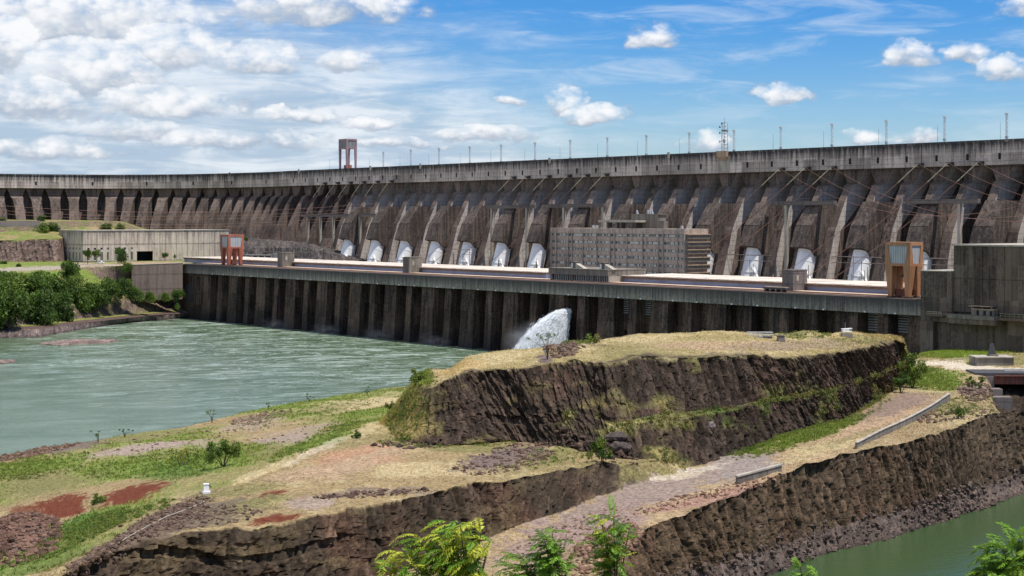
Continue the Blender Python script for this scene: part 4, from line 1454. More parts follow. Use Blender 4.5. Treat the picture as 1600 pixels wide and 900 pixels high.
# broad ground cover per terrace
mix1 = fbm(P, 0.035, 4, 21)
mix2 = fbm(P, 0.22, 4, 25)
base = lerp(base, np.array(OLIVE)[None], np.clip((mix1 - .42) * 4, 0, 1))
base = lerp(base, np.array(STRAW)[None], np.clip((mix2 - .50) * 4, 0, 1) * .7)
meadow = (rowid >= e0[6]) & (px < 700)
mead = lerp(np.tile(np.array(DRY), (len(P), 1)), np.array(GREEN)[None], np.clip((mix1 - .35) * 4, 0, 1))
mead = lerp(mead, np.array(STRAW)[None], np.clip((mix2 - .55) * 5, 0, 1) * .45)
base[meadow] = mead[meadow]
bench = (rowid >= e0[2]) & (rowid < e0[4])
base[bench] = lerp(base, np.array(TAN)[None], np.full(len(P), .5))[bench]
spots = [
    # meadow by the river
    (40, 703, 70, 9, -14, BROWN, .9), (120, 696, 60, 8, -10, SCREE, .8), (250, 677, 80, 7, -8, OLIVE, .7),
    (190, 707, 95, 7, -7, PINK, .9), (250, 697, 60, 8, -6, PINK, .9), (320, 694, 40, 5, 0, PINK, .7), (395, 665, 45, 10, -8, PINK, .6), (450, 684, 60, 9, -4, PINK, .8),
    (480, 670, 50, 7, -10, PINK, .6), (400, 652, 40, 6, -10, SCREE, .6), (560, 632, 80, 9, -6, STRAW, .9), (500, 640, 60, 6, -8, OLIVE, .6),
    (60, 728, 90, 14, -8, GREEN, 1), (180, 735, 110, 16, -8, GREEN, 1), (300, 728, 90, 20, -10, LUSH, .75), (345, 715, 50, 22, 0, GREEN, 1), (60, 757, 90, 18, -8, OLIVE, .8),
    (490, 690, 70, 8, -24, GREEN, .9), (545, 668, 40, 6, -20, GREEN, .7), (420, 705, 40, 10, -10, OLIVE, .7),
    (180, 800, 90, 16, -22, GREEN, .8), (110, 830, 90, 15, -25, LUSH, .9), (60, 880, 90, 16, -15, LUSH, .6),
    (205, 773, 50, 15, -14, REDS, 1), (230, 766, 26, 8, -14, REDS, 1), (90, 794, 46, 17, -14, REDS, 1), (110, 800, 24, 10, -10, REDS, 1), (45, 800, 30, 7, 0, REDS, .7),
    (25, 842, 55, 26, 0, SCREE, .9),
    # terrace
    (420, 733, 60, 7, -24, STRAW, .8), (500, 700, 60, 6, -26, PALE, .45), (570, 672, 30, 7, -20, STRAW, .8),
    (560, 720, 90, 22, -12, TAN, .75), (540, 712, 60, 10, -12, (.36, .19, .11), .6), (610, 723, 40, 9, 0, (.36, .20, .12), .5), (470, 740, 80, 10, -14, TAN, .6),
    (650, 735, 70, 14, -6, STRAW, .7), (700, 712, 80, 9, -5, DRY, .8), (740, 702, 90, 7, 0, OLIVE, .8), (640, 756, 60, 10, -6, DRY, .8),
    (560, 772, 90, 6, -4, SCREE, .6), (490, 790, 40, 9, -4, PINK, .75), (660, 770, 30, 5, 0, SCREE, .5),
    (425, 778, 26, 9, -10, REDS, .95), (430, 812, 42, 7, -4, REDS, .95), (320, 805, 110, 20, -10, (.14, .11, .07), .9), (290, 790, 70, 12, -20, BROWN, .7), (400, 790, 60, 10, -10, OLIVE, .7), (380, 765, 70, 10, -10, OLIVE, .7), (250, 830, 90, 14, -20, BROWN, .8),
    (240, 815, 60, 10, -25, SCREE, .7),
    (790, 715, 70, 14, -10, SCREE, .95), (870, 712, 60, 10, -10, OLIVE, .8), (930, 715, 50, 8, 0, DRY, .6),
    # ramp and bench
    (1000, 775, 190, 22, -17, (.26, .198, .162), 1), (1130, 735, 80, 20, -14, (.26, .198, .162), 1), (1160, 722, 60, 12, -10, (.26, .21, .185), 1), (1170, 735, 60, 9, -12, (.26, .21, .185), 1), (900, 830, 120, 30, -20, (.25, .18, .15), .9),
    (1070, 738, 60, 7, -12, PALE, .6), (1130, 772, 100, 9, -14, (.29, .17, .13), .8), (930, 860, 80, 14, -20, BROWN, .6),
    (1190, 692, 50, 10, -18, LUSH, .9), (1260, 683, 80, 11, -18, GREEN, 1), (1320, 662, 50, 8, -22, GREEN, .9), (1370, 640, 40, 7, -30, GREEN, .7), (1290, 700, 80, 9, -16, STRAW, .7),
    (1370, 660, 80, 14, -22, TAN, .8), (1400, 632, 60, 13, -18, (.22, .155, .12), 1), (1330, 685, 60, 6, -20, OLIVE, .5),
    (1465, 594, 48, 17, 0, GREEN, 1), (1440, 610, 40, 6, 0, STRAW, .6), (1500, 572, 80, 7, 4, PALE, 1), (1570, 578, 50, 5, 3, PALE, .9),
    (1490, 552, 80, 8, 0, (.18, .24, .04), 1), (1560, 545, 70, 7, 0, (.20, .24, .04), 1), (1530, 567, 20, 4, 0, GREEN, .9), (1590, 560, 40, 8, 0, OLIVE, .7),
    (1500, 635, 60, 14, -10, OLIVE, .7), (1540, 622, 40, 10, 0, DRY, .8), (1505, 655, 40, 6, -12, STRAW, .6), (1520, 610, 24, 12, 0, SCREE, .8),
]
col = paint(P, base, spots)
vari = 0.75 + 0.5 * fbm(P, 1.1, 3, 55)
col *= vari[:, None]
# rock faces: dark basalt, warmer on the near canal wall, lichen and dry grass on the ledges
warm = np.clip((1 - (px - 900) / 700), 0, 1)[:, None] * np.where(rowid < e0[3], 1, 0)[:, None]
rcol = np.array(ROCK)[None] * tone[:, None] * (1 + warm * np.array([.42, .29, .14])[None]) * np.where(rowid < e0[2], 1.0, .74)[:, None]
rustm = np.clip((fbm(P * np.array([1, 1, .35]), 0.11, 4, 77) - .52) * 5, 0, 1)
rcol = lerp(rcol, np.array((.135, .075, .048))[None] * tone[:, None], rustm * .6)
led = np.clip((fbm(P * np.array([.5, .5, 2.2]), 0.16, 4, 83) - .60) * 7, 0, 1) * (np.repeat(np.arange(nr) >= e0[4], NU) * .22 + .10)
rcol = lerp(rcol, np.array(DRY)[None] * .8, led)
toecol = np.array((.115, .085, .07))[None] * (.55 + .8 * h3)[:, None]
rcol = np.where(toe[:, None], toecol, rcol)
rmix = np.clip((rm + (mix2 - .5) * .8 - .28) * 5, 0, 1)
rmix[toe] = 1
col = lerp(col, rcol, rmix)
wet = np.clip((1.0 - P2[:, 2]) / 1.2, 0, 1)
col *= (1 - .6 * wet)[:, None]
gme = np_mesh('ground', P2, grid_faces(nr, NU), M['ground'], col)
ground = place(gme, 'ground')
tag(ground, 'grassy rock terraces and dark basalt cliffs between the river and the canal', kind='structure')
GP, GCOL, GRK = P2, col, rmix

# ------------------------------------------------------------------ the rock plateau (mesa)
mb_ = [I(596, 664, 17.4), I(604, 674, 17.6), I(618, 688, 18), I(655, 695, 18.2), I(720, 693, 18.3), I(800, 689, 17.9), I(870, 701, 17.3), I(930, 722, 16), I(985, 750, 13.2),
       I(1049, 740, 14.0), I(1102, 726, 14.5), I(1164, 706, 15.3), I(1251, 675, 16.8), I(1303, 659, 17.1), I(1349, 640, 17.6), I(1390, 614, 18.1), I(1410, 601, 18.2), I(1417, 590, 18.2), I(1422, 583, 18)]
mr_ = [I(600, 655, 18.2), I(642, 612, 26.3), I(664, 603, 28.2), I(681, 601, 28.9), I(706, 591, 30), I(740, 577, 31.2), I(817, 575, 31.8), I(883, 562, 33.3), I(945, 568, 33.2),
       I(1000, 557, 33.9), I(1067, 558, 33.8), I(1133, 558, 33.4), I(1200, 556, 32.8), I(1261, 555, 32.2), I(1312, 550, 31.4), I(1359, 541, 31), I(1396, 531, 30.2), I(1411, 538, 29), I(1424, 582, 18.6)]
mg_ = [I(603, 651, 18.2), I(648, 594, 27.4), I(662, 582, 28.5), I(674, 577, 29), I(704, 576, 29.3), I(730, 557, 31.2), I(789, 548, 32), I(845, 544, 32.6), I(884, 536, 33.4),
       I(940, 530, 33.6), I(1000, 521, 34.2), I(1067, 520, 34.2), I(1156, 520, 34), I(1225, 524, 33.3), I(1293, 523, 32.6), I(1350, 521, 32), I(1390, 522, 31.3), I(1408, 529, 30.2), I(1426, 580, 18.4)]
mk_ = [(p[0] * (1 + 24 / p[1]), p[1] + 24, 9) for p in mg_]
mk_[0], mk_[-1] = I(606, 647, 17), I(1428, 577, 18)
l1, l2 = [], []
for kk, (b, r) in enumerate(zip(mb_, mr_)):
    lw_ = [0, 0, .02, .02, .02, .02, .02, .03, .08, .12, .14, .12, .08, .04, .03, .02, .02, .02, 0][kk]
    b, r = np.array(b), np.array(r)
    p = b + (r - b) * (.50 - lw_ * .5); p[2] = b[2] + (.45 - lw_ * .10) * (r[2] - b[2]); l1.append(p)
    p = b + (r - b) * (.50 + lw_ * .5); p[2] = b[2] + (.47 + lw_ * .05) * (r[2] - b[2]); l2.append(p)
rows = [mb_, l1, l2, mr_, mg_, mk_]
nvs = [52, 16, 64, 60, 14]
NU = 1150
wts = weights(0.5 * (np.array(mb_) + np.array(mr_)), NU)
R = [crom(r, NU, wts) for r in rows]
_p = R[3]
R[3] = _p + np.stack([0 * _p[:, 0], -(fbm(_p, .10, 4, 211) - .5) * 6, (fbm(_p, .3, 3, 213) - .5) * 1.2], 1)
Vs, rk, up = [], [], []
for k in range(5):
    n = nvs[k]
    for j in range(n + (1 if k == 4 else 0)):
        t = j / n
        Vs.append(R[k] * (1 - t) + R[k + 1] * t)
        e = min(1, 7 * t * (1 - t) + .4)
        rk.append(np.full(NU, [1, .7, 1, 0, .5][k]) * (e if k != 1 else 1) * (0.6 if k == 3 else 1))
        up.append(np.full(NU, {0: 0, 1: 1, 2: 0, 3: 1, 4: 0}[k]))
G = np.stack(Vs); nr = len(Vs); P = G.reshape(-1, 3); rm = np.stack(rk).ravel(); upm = np.stack(up).ravel()
tang = np.gradient(R[1], axis=0)
tang = np.stack([np.convolve(np.pad(tang[:, i], 20, mode='edge'), ker, 'valid') for i in range(3)], 1)
out = np.stack([tang[:, 1], -tang[:, 0], np.zeros(NU)], 1); out /= np.linalg.norm(out, axis=1)[:, None]
outv = np.broadcast_to(out[None], G.shape).reshape(-1, 3)
_q = proj(P)
d, tone = rockfield(strip_coords(P, R[1], nr), 1.1, .9, .8 * np.clip((960 - _q[0]) / 120, 0, 1) * np.clip((_q[1] - 625) / 25, 0, 1))
px, py = proj(P)
rowid = np.repeat(np.arange(nr), NU)
e0 = np.cumsum([0] + nvs)
# left shoulder is a grassy slope, not a cliff
sh_ = np.clip((672 - px + (fbm(P, .12, 3, 3) - .5) * 50) / 30, 0, 1)
sh_ = sh_ * np.clip((700 - py) / 20, 0, 1)
rmm = rm * (1 - .75 * sh_)
P2 = P + outv * (d * rmm * 1.15)[:, None]
top = (rowid >= e0[3]) & (rowid < e0[4])
P2[:, 2] += np.where(top, (fbm(P, .05, 4, 66) - .5) * 1.6 + (fbm(P, .4, 3, 67) - .5) * .5, (fbm(P, .3, 3, 68) - .5) * .8)
# small mound of broken rock on the plateau
for (mx, my, mz, rx_, hgt) in ((886, 548, 33, 6.0, 1.6), (1252, 526, 32.5, 7, 1.4), (1330, 525, 32, 6, 1.0), (1150, 530, 33.4, 12, .6)):
    c0 = np.array(wpt(mx, my, mz))
    r2 = ((P[:, 0] - c0[0]) / rx_) ** 2 + ((P[:, 1] - c0[1]) / (rx_ * 1.6)) ** 2
    P2[:, 2] += np.where(top, hgt * np.exp(-r2), 0)
mix1, mix2 = fbm(P, 0.04, 4, 121), fbm(P, 0.25, 4, 125)
base = lerp(np.tile(np.array((.30, .235, .105)), (len(P), 1)), np.array(STRAW)[None], np.clip((mix2 - .42) * 4, 0, 1) * .8)
base = lerp(base, np.array(OLIVE)[None], np.clip((mix1 - .5) * 4, 0, 1) * .6)
spots = [(1130, 540, 130, 7, 0, TAN, .7), (1250, 540, 120, 8, -3, (.25, .19, .125), .7), (885, 545, 26, 8, -15, SCREE, 1), (850, 560, 16, 5, -10, SCREE, .9), (925, 543, 30, 3, 0, SCREE, .5),
         (900, 534, 20, 4, 0, GREEN, .9), (660, 587, 14, 14, 0, GREEN, .9), (1000, 530, 60, 5, 0, STRAW, .6), (1247, 526, 20, 5, 0, OLIVE, .9), (1340, 532, 50, 5, 0, OLIVE, .7),
         (780, 560, 60, 7, -10, STRAW, .6), (720, 575, 40, 7, -14, (.40, .28, .12), .6)]
col = paint(P, base, spots, 10)
col *= (0.75 + 0.5 * fbm(P, 1.1, 3, 56))[:, None]
rcol = np.array((.058, .041, .030))[None] * tone[:, None]
rustm = np.clip((fbm(P * np.array([1, 1, .4]), 0.1, 4, 78) - .54) * 5, 0, 1)
rcol = lerp(rcol, np.array((.12, .070, .050))[None] * tone[:, None], rustm * .55)
# growth: dense on the ledge, patchy on the lower face and the left shoulder
lowf = np.where(rowid < e0[2], 1.0, 0.12) * np.clip((px - 700) / 260, .12, 1)
gn = fbm(P * np.array([.8, .8, 1.6]), 0.17, 4, 131)
gm = np.clip((gn - .635 + .10 * lowf + .26 * (upm * np.where(rowid < e0[3], 1, 0)) * np.clip((px - 900) / 120, 0, 1) * .6) * 7, 0, 1) * np.clip(.30 + lowf, 0, 1)
gcol = lerp(np.tile(np.array(OLIVE) * .8, (len(P), 1)), np.array((.30, .25, .10))[None], np.clip((mix2 - .4) * 4, 0, 1))
gcol = lerp(gcol, np.array((.09, .13, .03))[None], np.clip((mix1 - .5) * 6, 0, 1))
rcol = lerp(rcol, gcol, gm)
shg = np.clip(sh_ * 1.3 - .15 + (gn - .5) * 1.6, 0, 1)
rcol = lerp(rcol, lerp(np.tile(np.array((.30, .23, .085)), (len(P), 1)), np.array(OLIVE)[None], np.clip((mix2 - .45) * 5, 0, 1)), shg)
edge = np.clip((rowid - (e0[3] - 5)) / 6.0 + (mix2 - .5) * 2.2, 0, 1)
rr = np.where(top, 0, 1.0) * (1 - np.where(rowid < e0[3], edge * .8, 0))
rr = np.where(top, np.clip(1.1 - (rowid - e0[3]) / 7.0 + (mix2 - .55) * 3.0, 0, 1) * .85, rr)
col = lerp(col, rcol, np.clip(rr, 0, 1))
hme = np_mesh('rock_plateau', P2, grid_faces(nr, NU), M['ground'], col)
hill = place(hme, 'rock_plateau')
tag(hill, 'flat-topped dark rock plateau with dry grass on top in the middle ground', kind='structure')
GP = np.concatenate([GP, P2]); GCOL = np.concatenate([GCOL, col])
MESA_P, MESA_G, MESA_LOW = P2, gm, (rowid < e0[2] + 8)
GRK = np.concatenate([GRK, np.clip(rr, 0, 1) * (1 - .9 * np.clip(shg, 0, 1))])

# ------------------------------------------------------------------ left bank, terraces and the hillside under the dam
xs = (-90, 0, 60, 120, 200, 260, 296)
def zrow(ys, z): return [I(x, y, z) for x, y in zip(xs, ys)]
rW = zrow((547, 534, 531, 519, 507, 502, 499), -1)
rR = zrow((523, 513, 514, 506, 497, 491, 489.5), 3.2)
rP = zrow((517, 510, 505, 498, 490, 485.5, 485), 4.6)
rCt = [dpt(x, y, p[1] + 13) for x, y, p in zip(xs, (486, 484, 482, 476, 463, 459, 458), rP)]
rV = [dpt(x, y, p[1] + g_) for x, y, p, g_ in zip(xs, (462, 460, 456, 450, 449, 456, 457), rCt, (42, 42, 34, 24, 8, 5, 4))]
rRd = [I(x, y, z) for x, y, z in zip(xs, (429, 425, 422.5, 418, 415, 413.5, 413), (30, 30.2, 31, 31.8, 33, 33.2, 33.2))]
rH = [(x, y, z) for x, y, z in [I(-90, 412, 33.6), I(0, 411, 33.6), I(60, 409.5, 33.6), dpt(120, 409, 1110), dpt(200, 408, 1115), dpt(260, 408, 1120), dpt(310, 408, 1120)]]
rH = [(p[0], p[1], 33.4) for p in rH]
rK = [dpt(-90, 409, 1095), dpt(0, 408, 1095), dpt(60, 407, 1100), dpt(130, 408, 1165), dpt(200, 408, 1170), dpt(260, 408, 1170), dpt(350, 408, 1170)]
rK = [(p[0], p[1], 33.4) for p in rK]
rows = [rW, rR, rP, rCt, rV, rRd, rH, rK]
nvs = [16, 6, 26, 20, 24, 18, 8]
NU = 330
wts = weights(rP, NU)
R = [crom(r, NU, wts) for r in rows]
Vs, rk = [], []
for k in range(7):
    for j in range(nvs[k] + (1 if k == 6 else 0)):
        t = j / nvs[k]
        Vs.append(R[k] * (1 - t) + R[k + 1] * t)
        rk.append(np.full(NU, [.6, .1, .9, .3, .25, 0, 0][k]) * (1 if k != 2 else min(1, 6 * t * (1 - t) + .3)))
G = np.stack(Vs); nr = len(Vs); P = G.reshape(-1, 3); rm = np.stack(rk).ravel()
px, py = proj(P)
d, tone = rockfield(strip_coords(P, R[2], nr), 2.0)
P2 = P.copy()
P2[:, 1] -= d * rm * 1.3
P2[:, 2] += np.clip(P[:, 2] / 3, 0, 1) * np.where(rm > .2, (fbm(P, .12, 3, 9) - .5) * 2.0, (fbm(P, .1, 3, 9) - .5) * .3)
rowid = np.repeat(np.arange(nr), NU); e0 = np.cumsum([0] + nvs)
mix1, mix2 = fbm(P, .03, 4, 141), fbm(P, .15, 4, 145)
base = lerp(np.tile(np.array(GREEN), (len(P), 1)), np.array(DRY)[None], np.clip((mix2 - .45) * 4, 0, 1) * .7)
rcol = np.array((.17, .125, .10))[None] * tone[:, None]
rcol = lerp(rcol, np.array(OLIVE)[None], np.clip((mix2 - .5) * 5, 0, 1) * .6)
shore = np.array((.15, .115, .105))[None] * tone[:, None]
path_ = (.105, .07, .06)
col = base
col = np.where(((rowid >= e0[2]) & (rowid < e0[3]))[:, None], rcol, col)
col = np.where((rowid < e0[1])[:, None], shore, col)
pth = (rowid >= e0[1]) & (rowid < e0[2])
tt = (rowid - e0[1]) / 6.0
col = np.where((pth & (tt < .55))[:, None], np.array(path_)[None], col)
col = np.where((pth & (tt >= .55))[:, None], np.array((.19, .20, .05))[None], col)
col = paint(P, col, [(60, 419, 120, 3.5, -3, (.33, .28, .23), .9), (150, 414, 60, 3.5, 0, (.36, .29, .22), .9), (240, 411, 60, 2.5, 0, (.34, .24, .17), .9), (40, 413, 70, 4, 0, GREEN, .8),
                     (170, 426, 40, 8, 10, (.17, .12, .09), .9), (180, 430, 30, 8, 0, (.15, .11, .09), .8), (30, 432, 90, 6, -4, (.13, .20, .04), .9)], 5)
col *= (0.75 + 0.5 * fbm(P, .5, 3, 57))[:, None]
wet = np.clip((1.2 - P2[:, 2]) / 1.4, 0, 1); col *= (1 - .6 * wet)[:, None]
bank = place(np_mesh('river_bank', P2, grid_faces(nr, NU), M['ground'], col), 'river_bank')
tag(bank, 'wooded left river bank with a rocky shore and a grassy path', kind='structure')

hx = (-120, 0, 60, 95, 130, 190, 232, 345, 420, 490, 575)
def drow(vals): return [((x - CX) / F * Z, Z, z) for x, (Z, z) in zip(hx, vals)]
h0 = drow([(1093, 33.2), (1093, 33.2), (1098, 33.2), (1104, 33.2), (1160, 33), (1180, 33), (1188, 33), (1178, 32.5), (1150, 31.6), (1115, 31.6), (1085, 31.6)])
h1 = drow([(1102, 47), (1102, 47.2), (1109, 48), (1114, 48.5), (1190, 50), (1200, 50), (1200, 46), (1190, 39), (1163, 41.5), (1128, 41), (1100, 33)])
h2 = drow([(1130, 52.5), (1132, 52.7), (1138, 53), (1150, 54), (1205, 56), (1212, 55), (1210, 49), (1200, 44), (1180, 44.5), (1140, 43), (1110, 34)])
h3 = drow([(1150, 58.2), (1150, 58.2), (1160, 59.0), (1200, 59.6), (1220, 59.6), (1225, 58.8), (1225, 52), (1215, 46), (1190, 46), (1150, 43.5), (1118, 35)])
h4 = drow([(1330, 62), (1345, 61), (1350, 60.5), (1355, 60.4), (1360, 60), (1360, 59), (1340, 53), (1300, 47), (1260, 47), (1215, 45), (1190, 38)])
R0 = [h0, h1, h2, h3, h4]; nvs = [34, 14, 16, 30]; NU = 380
wts = weights(h2, NU)
R = [crom(r, NU, wts) for r in R0]
Vs, rk = [], []
for k in range(4):
    for j in range(nvs[k] + (1 if k == 3 else 0)):
        t = j / nvs[k]
        Vs.append(R[k] * (1 - t) + R[k + 1] * t)
        rk.append(np.full(NU, [.9, 0, .5, .1][k]) * (min(1, 6 * t * (1 - t) + .3) if k == 0 else 1))
G = np.stack(Vs); nr = len(Vs); P = G.reshape(-1, 3); rm = np.stack(rk).ravel()
px, py = proj(P)
rightside = np.clip((px - 330) / 40, 0, 1)
rm = np.maximum(rm, rightside * .8)
d, tone = rockfield(strip_coords(P, R[1], nr), 2.2)
P2 = P.copy(); P2[:, 1] -= d * rm * 1.3
P2[:, 2] += (fbm(P, .1, 3, 12) - .5) * np.where(rm > .3, 2.0, .5)
rowid = np.repeat(np.arange(nr), NU); e0 = np.cumsum([0] + nvs)
mix2 = fbm(P, .15, 4, 155)
col = lerp(np.tile(np.array((.17, .19, .05)), (len(P), 1)), np.array(DRY)[None], np.clip((mix2 - .42) * 4, 0, 1))
rc = np.array((.165, .115, .095))[None] * tone[:, None]
rc = lerp(rc, np.array((.10, .085, .08))[None] * tone[:, None], rightside)
col = lerp(col, rc, np.clip(rm * 1.6 - .2 + (mix2 - .5), 0, 1))
col *= (0.75 + 0.5 * fbm(P, .5, 3, 58))[:, None]
hs = place(np_mesh('hillside', P2, grid_faces(nr, NU), M['ground'], col), 'hillside')
tag(hs, 'rocky hillside at the foot of the dam behind the pale hall', kind='structure')

# slope below the viewpoint (out of frame, carries the near shrubs)
xs_, ys_ = np.linspace(-110, 130, 130), np.concatenate([np.linspace(-6, 60, 80), np.linspace(61, 205, 90)])
XX, YY = np.meshgrid(xs_, ys_)
ZZ = 59.4 - .226 * np.clip(YY, 0, 205) - np.clip(YY - 150, 0, 60) * .38
P = np.stack([XX.ravel(), YY.ravel(), ZZ.ravel()], 1)
P[:, 2] += (fbm(P, .15, 4, 14) - .5) * .9 + (fbm(P, .8, 3, 15) - .5) * .2
mix2 = fbm(P, .3, 4, 165)
col = lerp(np.tile(np.array((.10, .12, .035)), (len(P), 1)), np.array((.17, .10, .06))[None], np.clip((mix2 - .42) * 4, 0, 1))
vp = place(np_mesh('viewpoint_slope', P, grid_faces(len(ys_), len(xs_)), M['ground'], col), 'viewpoint_slope')
tag(vp, 'grassy slope falling from the viewpoint to the canal', kind='structure')

# ------------------------------------------------------------------ river
m, T = new_mat('river_water')
Pn = T.n('ShaderNodeNewGeometry').outputs['Position']
x, y, z = T.xyz(Pn)
# flow runs away from the powerhouse, towards the lower left
fl = T.comb(T.vmath('DOT_PRODUCT', Pn, (0.93, 0.36, 0)), T.math('MULTIPLY', T.vmath('DOT_PRODUCT', Pn, (-0.36, 0.93, 0)), 2.1), 0.0)
sw = T.noise(T.vmath('SCALE', fl, None, 0.018), 1.0, 5, 0.6, 1.6)
sw2 = T.noise(T.vmath('SCALE', fl, None, 0.024), 1.0, 6, 0.60, 2.6)
sw3 = T.noise(T.vmath('SCALE', fl, None, 0.075), 1.0, 5, 0.6, 2.0)
# calmer with distance from the outlets
dist = T.vmath('DOT_PRODUCT', Pn, (NX, NY, 0))
churn = T.smooth(T.math('ADD', dist, T.math('MULTIPLY', T.math('SUBTRACT', sw, .5), 230.0)), 150.0, 440.0)
river_side = T.smooth(T.math('ADD', T.math('MULTIPLY', x, 1.0), T.math('MULTIPLY', y, -0.13)), 5.0, -25.0)
ridge = T.math('ABSOLUTE', T.math('SUBTRACT', sw2, 0.5))
streak = T.math('MAXIMUM', T.smooth(ridge, 0.0, 0.035, 1.0, 0.0), T.math('MULTIPLY', T.smooth(T.math('ABSOLUTE', T.math('SUBTRACT', sw3, 0.5)), 0.0, 0.03, 1.0, 0.0), .3))
patch = T.smooth(T.noise(T.vmath('SCALE', fl, None, 0.03), 1.0, 5, 0.65, 1.0), 0.45, 0.68)
foam = T.math('MULTIPLY', T.math('MULTIPLY', T.math('ADD', T.math('MULTIPLY', streak, .75), T.math('MULTIPLY', patch, .6)), T.math('ADD', T.math('MULTIPLY', churn, 0.85), 0.07)), river_side)
curds = T.math('MULTIPLY', T.smooth(T.noise(T.vmath('SCALE', fl, None, 0.28), 1.0, 4, 0.6, 1.0), 0.66, 0.74), T.math('MULTIPLY', churn, river_side))
fo = T.math('MINIMUM', T.math('ADD', T.math('MULTIPLY', foam, 0.58), T.math('MULTIPLY', curds, .35)), 1.0)
deep = T.mix(T.smooth(sw, .35, .7), (0.072, 0.130, 0.052, 1), (0.135, 0.195, 0.112, 1))
deep = T.mix(river_side, (0.048, 0.088, 0.032, 1), deep)
wc = T.mix(fo, deep, (0.60, 0.68, 0.64, 1))
r1 = T.noise(T.vmath('SCALE', fl, None, 0.35), 1.0, 5, 0.6, 0.8)
r2 = T.noise(T.vmath('SCALE', fl, None, 1.3), 1.0, 4, 0.6, 0.5)
hgt = T.math('ADD', T.math('MULTIPLY', r1, 1.0), T.math('ADD', T.math('MULTIPLY', r2, 0.3), T.math('MULTIPLY', sw2, 1.2)))
finish(T, wc, T.math('ADD', T.math('MULTIPLY', fo, .5), 0.12), hgt, 0.16, 0.6, spec=0.5)
b = MB()
b.add([(-7000, -600, 0), (7000, -600, 0), (7000, 9000, 0), (-7000, 9000, 0)], [(0, 1, 2, 3)])
rv = b.build('river', m)
tag(rv, 'green river water streaked with foam below the powerhouse', kind='structure')

# ================================================================== ROCKS
def ico():
    import bmesh
    bm = bmesh.new(); bmesh.ops.create_icosphere(bm, subdivisions=1, radius=1)
    v = np.array([x.co[:] for x in bm.verts]); f = np.array([[q.index for q in p.verts] for p in bm.faces]); bm.free()
    return v, f
IV, IF = ico()


def rock_mass(name, pos, size, cols, label):
    n = len(pos)
    V = np.repeat(IV[None], n, 0)
    V = V * rng.uniform(.6, 1.35, (n, len(IV), 1)) * rng.uniform(.6, 1.4, (n, 1, 3)) * np.array([1, 1, .75])
    an_ = rng.uniform(0, 6.28, n); c, s = np.cos(an_)[:, None], np.sin(an_)[:, None]
    X, Y = V[..., 0] * c - V[..., 1] * s, V[..., 0] * s + V[..., 1] * c
    V = np.stack([X, Y, V[..., 2]], 2) * size[:, None, None] + pos[:, None, :]
    Fc = (IF[None] + (np.arange(n) * len(IV))[:, None, None]).reshape(-1, 3)
    cc = np.repeat(cols * rng.uniform(.55, 1.4, (n, 1)), len(IV), 0)
    o = place(np_mesh(name, V.reshape(-1, 3), Fc, M['ground'], cc), name)
    return tag(o, label, kind='stuff')


px, py = proj(GP)
def near(cx, cy, rx, ry, ang=0):
    dx_, dy_ = px - cx, py - cy
    ca, sa = math.cos(math.radians(ang)), math.sin(math.radians(ang))
    return (((dx_ * ca + dy_ * sa) / rx) ** 2 + ((-dx_ * sa + dy_ * ca) / ry) ** 2) < 1
vis_xy = (px > -40) & (px < 1640) & (py < 930) & (py > 500)
rp, rs, rc_ = [], [], []
for (cx, cy, rx, ry, ang, n, s0, s1, c) in [
    (25, 845, 75, 40, -15, 1500, .25, .8, (.15, .10, .085)), (790, 718, 80, 20, -12, 1100, .2, .6, (.135, .10, .09)), (885, 548, 26, 10, -15, 350, .2, .7, (.13, .10, .085)),
    (60, 700, 80, 12, -12, 700, .2, .7, (.15, .11, .09)), (410, 652, 50, 9, -10, 260, .2, .6, (.19, .14, .12)), (180, 860, 90, 16, -28, 700, .2, .6, (.13, .10, .085)), (270, 805, 70, 12, -24, 500, .15, .5, (.13, .10, .085)),
    (300, 810, 110, 16, -6, 700, .15, .45, (.13, .10, .085)), (580, 772, 90, 5, -4, 220, .15, .5, (.12, .09, .08)), (940, 860, 70, 30, -30, 600, .2, .7, (.19, .13, .105)), (1100, 775, 120, 8, -14, 300, .15, .5, (.22, .15, .12)),
    (1525, 612, 24, 16, 0, 160, .3, .9, (.13, .10, .09)), (250, 690, 120, 12, -7, 160, .2, .55, (.19, .14, .12)), (900, 830, 110, 20, -20, 300, .12, .4, (.22, .16, .135)),
    (1520, 640, 90, 14, -10, 300, .2, .6, (.13, .10, .09)), (430, 690, 120, 14, -12, 120, .15, .5, (.2, .15, .12)), (860, 545, 10, 6, 0, 80, .2, .5, (.15, .11, .095)), (640, 696, 60, 6, 0, 120, .3, .8, (.08, .062, .056)),
    (930, 700, 70, 14, 20, 260, .3, 1.0, (.08, .062, .056))]:
    idx = np.where(near(cx, cy, rx, ry, ang) & vis_xy)[0]
    if len(idx) == 0: continue
    k = rng.choice(idx, n)
    rp.append(GP[k] + rng.normal(0, .25, (n, 3)) * [1, 1, .2]); rs.append(s0 + (s1 - s0) * rng.random(n) ** 2.5); rc_.append(np.tile(np.array(c), (n, 1)))
rock_mass('rubble', np.concatenate(rp), np.concatenate(rs), np.concatenate(rc_) * np.array([1.0, .86, .74]), 'broken brown rock rubble lying on the terraces and slopes')
# boulders along the foot of the canal wall
idx = np.where((GP[:, 2] > -.3) & (GP[:, 2] < 5.0) & (px > 1000) & (px < 1650) & (py > 700) & (py < 930) & (GP[:, 1] < 420))[0]
k = rng.choice(idx, 3000)
rock_mass('rubble', GP[k] + rng.normal(0, .2, (3000, 3)), .12 + .6 * rng.random(3000) ** 4, np.tile(np.array((.11, .08, .066)), (3000, 1)), 'dark wet boulders heaped along the water at the foot of the canal wall')


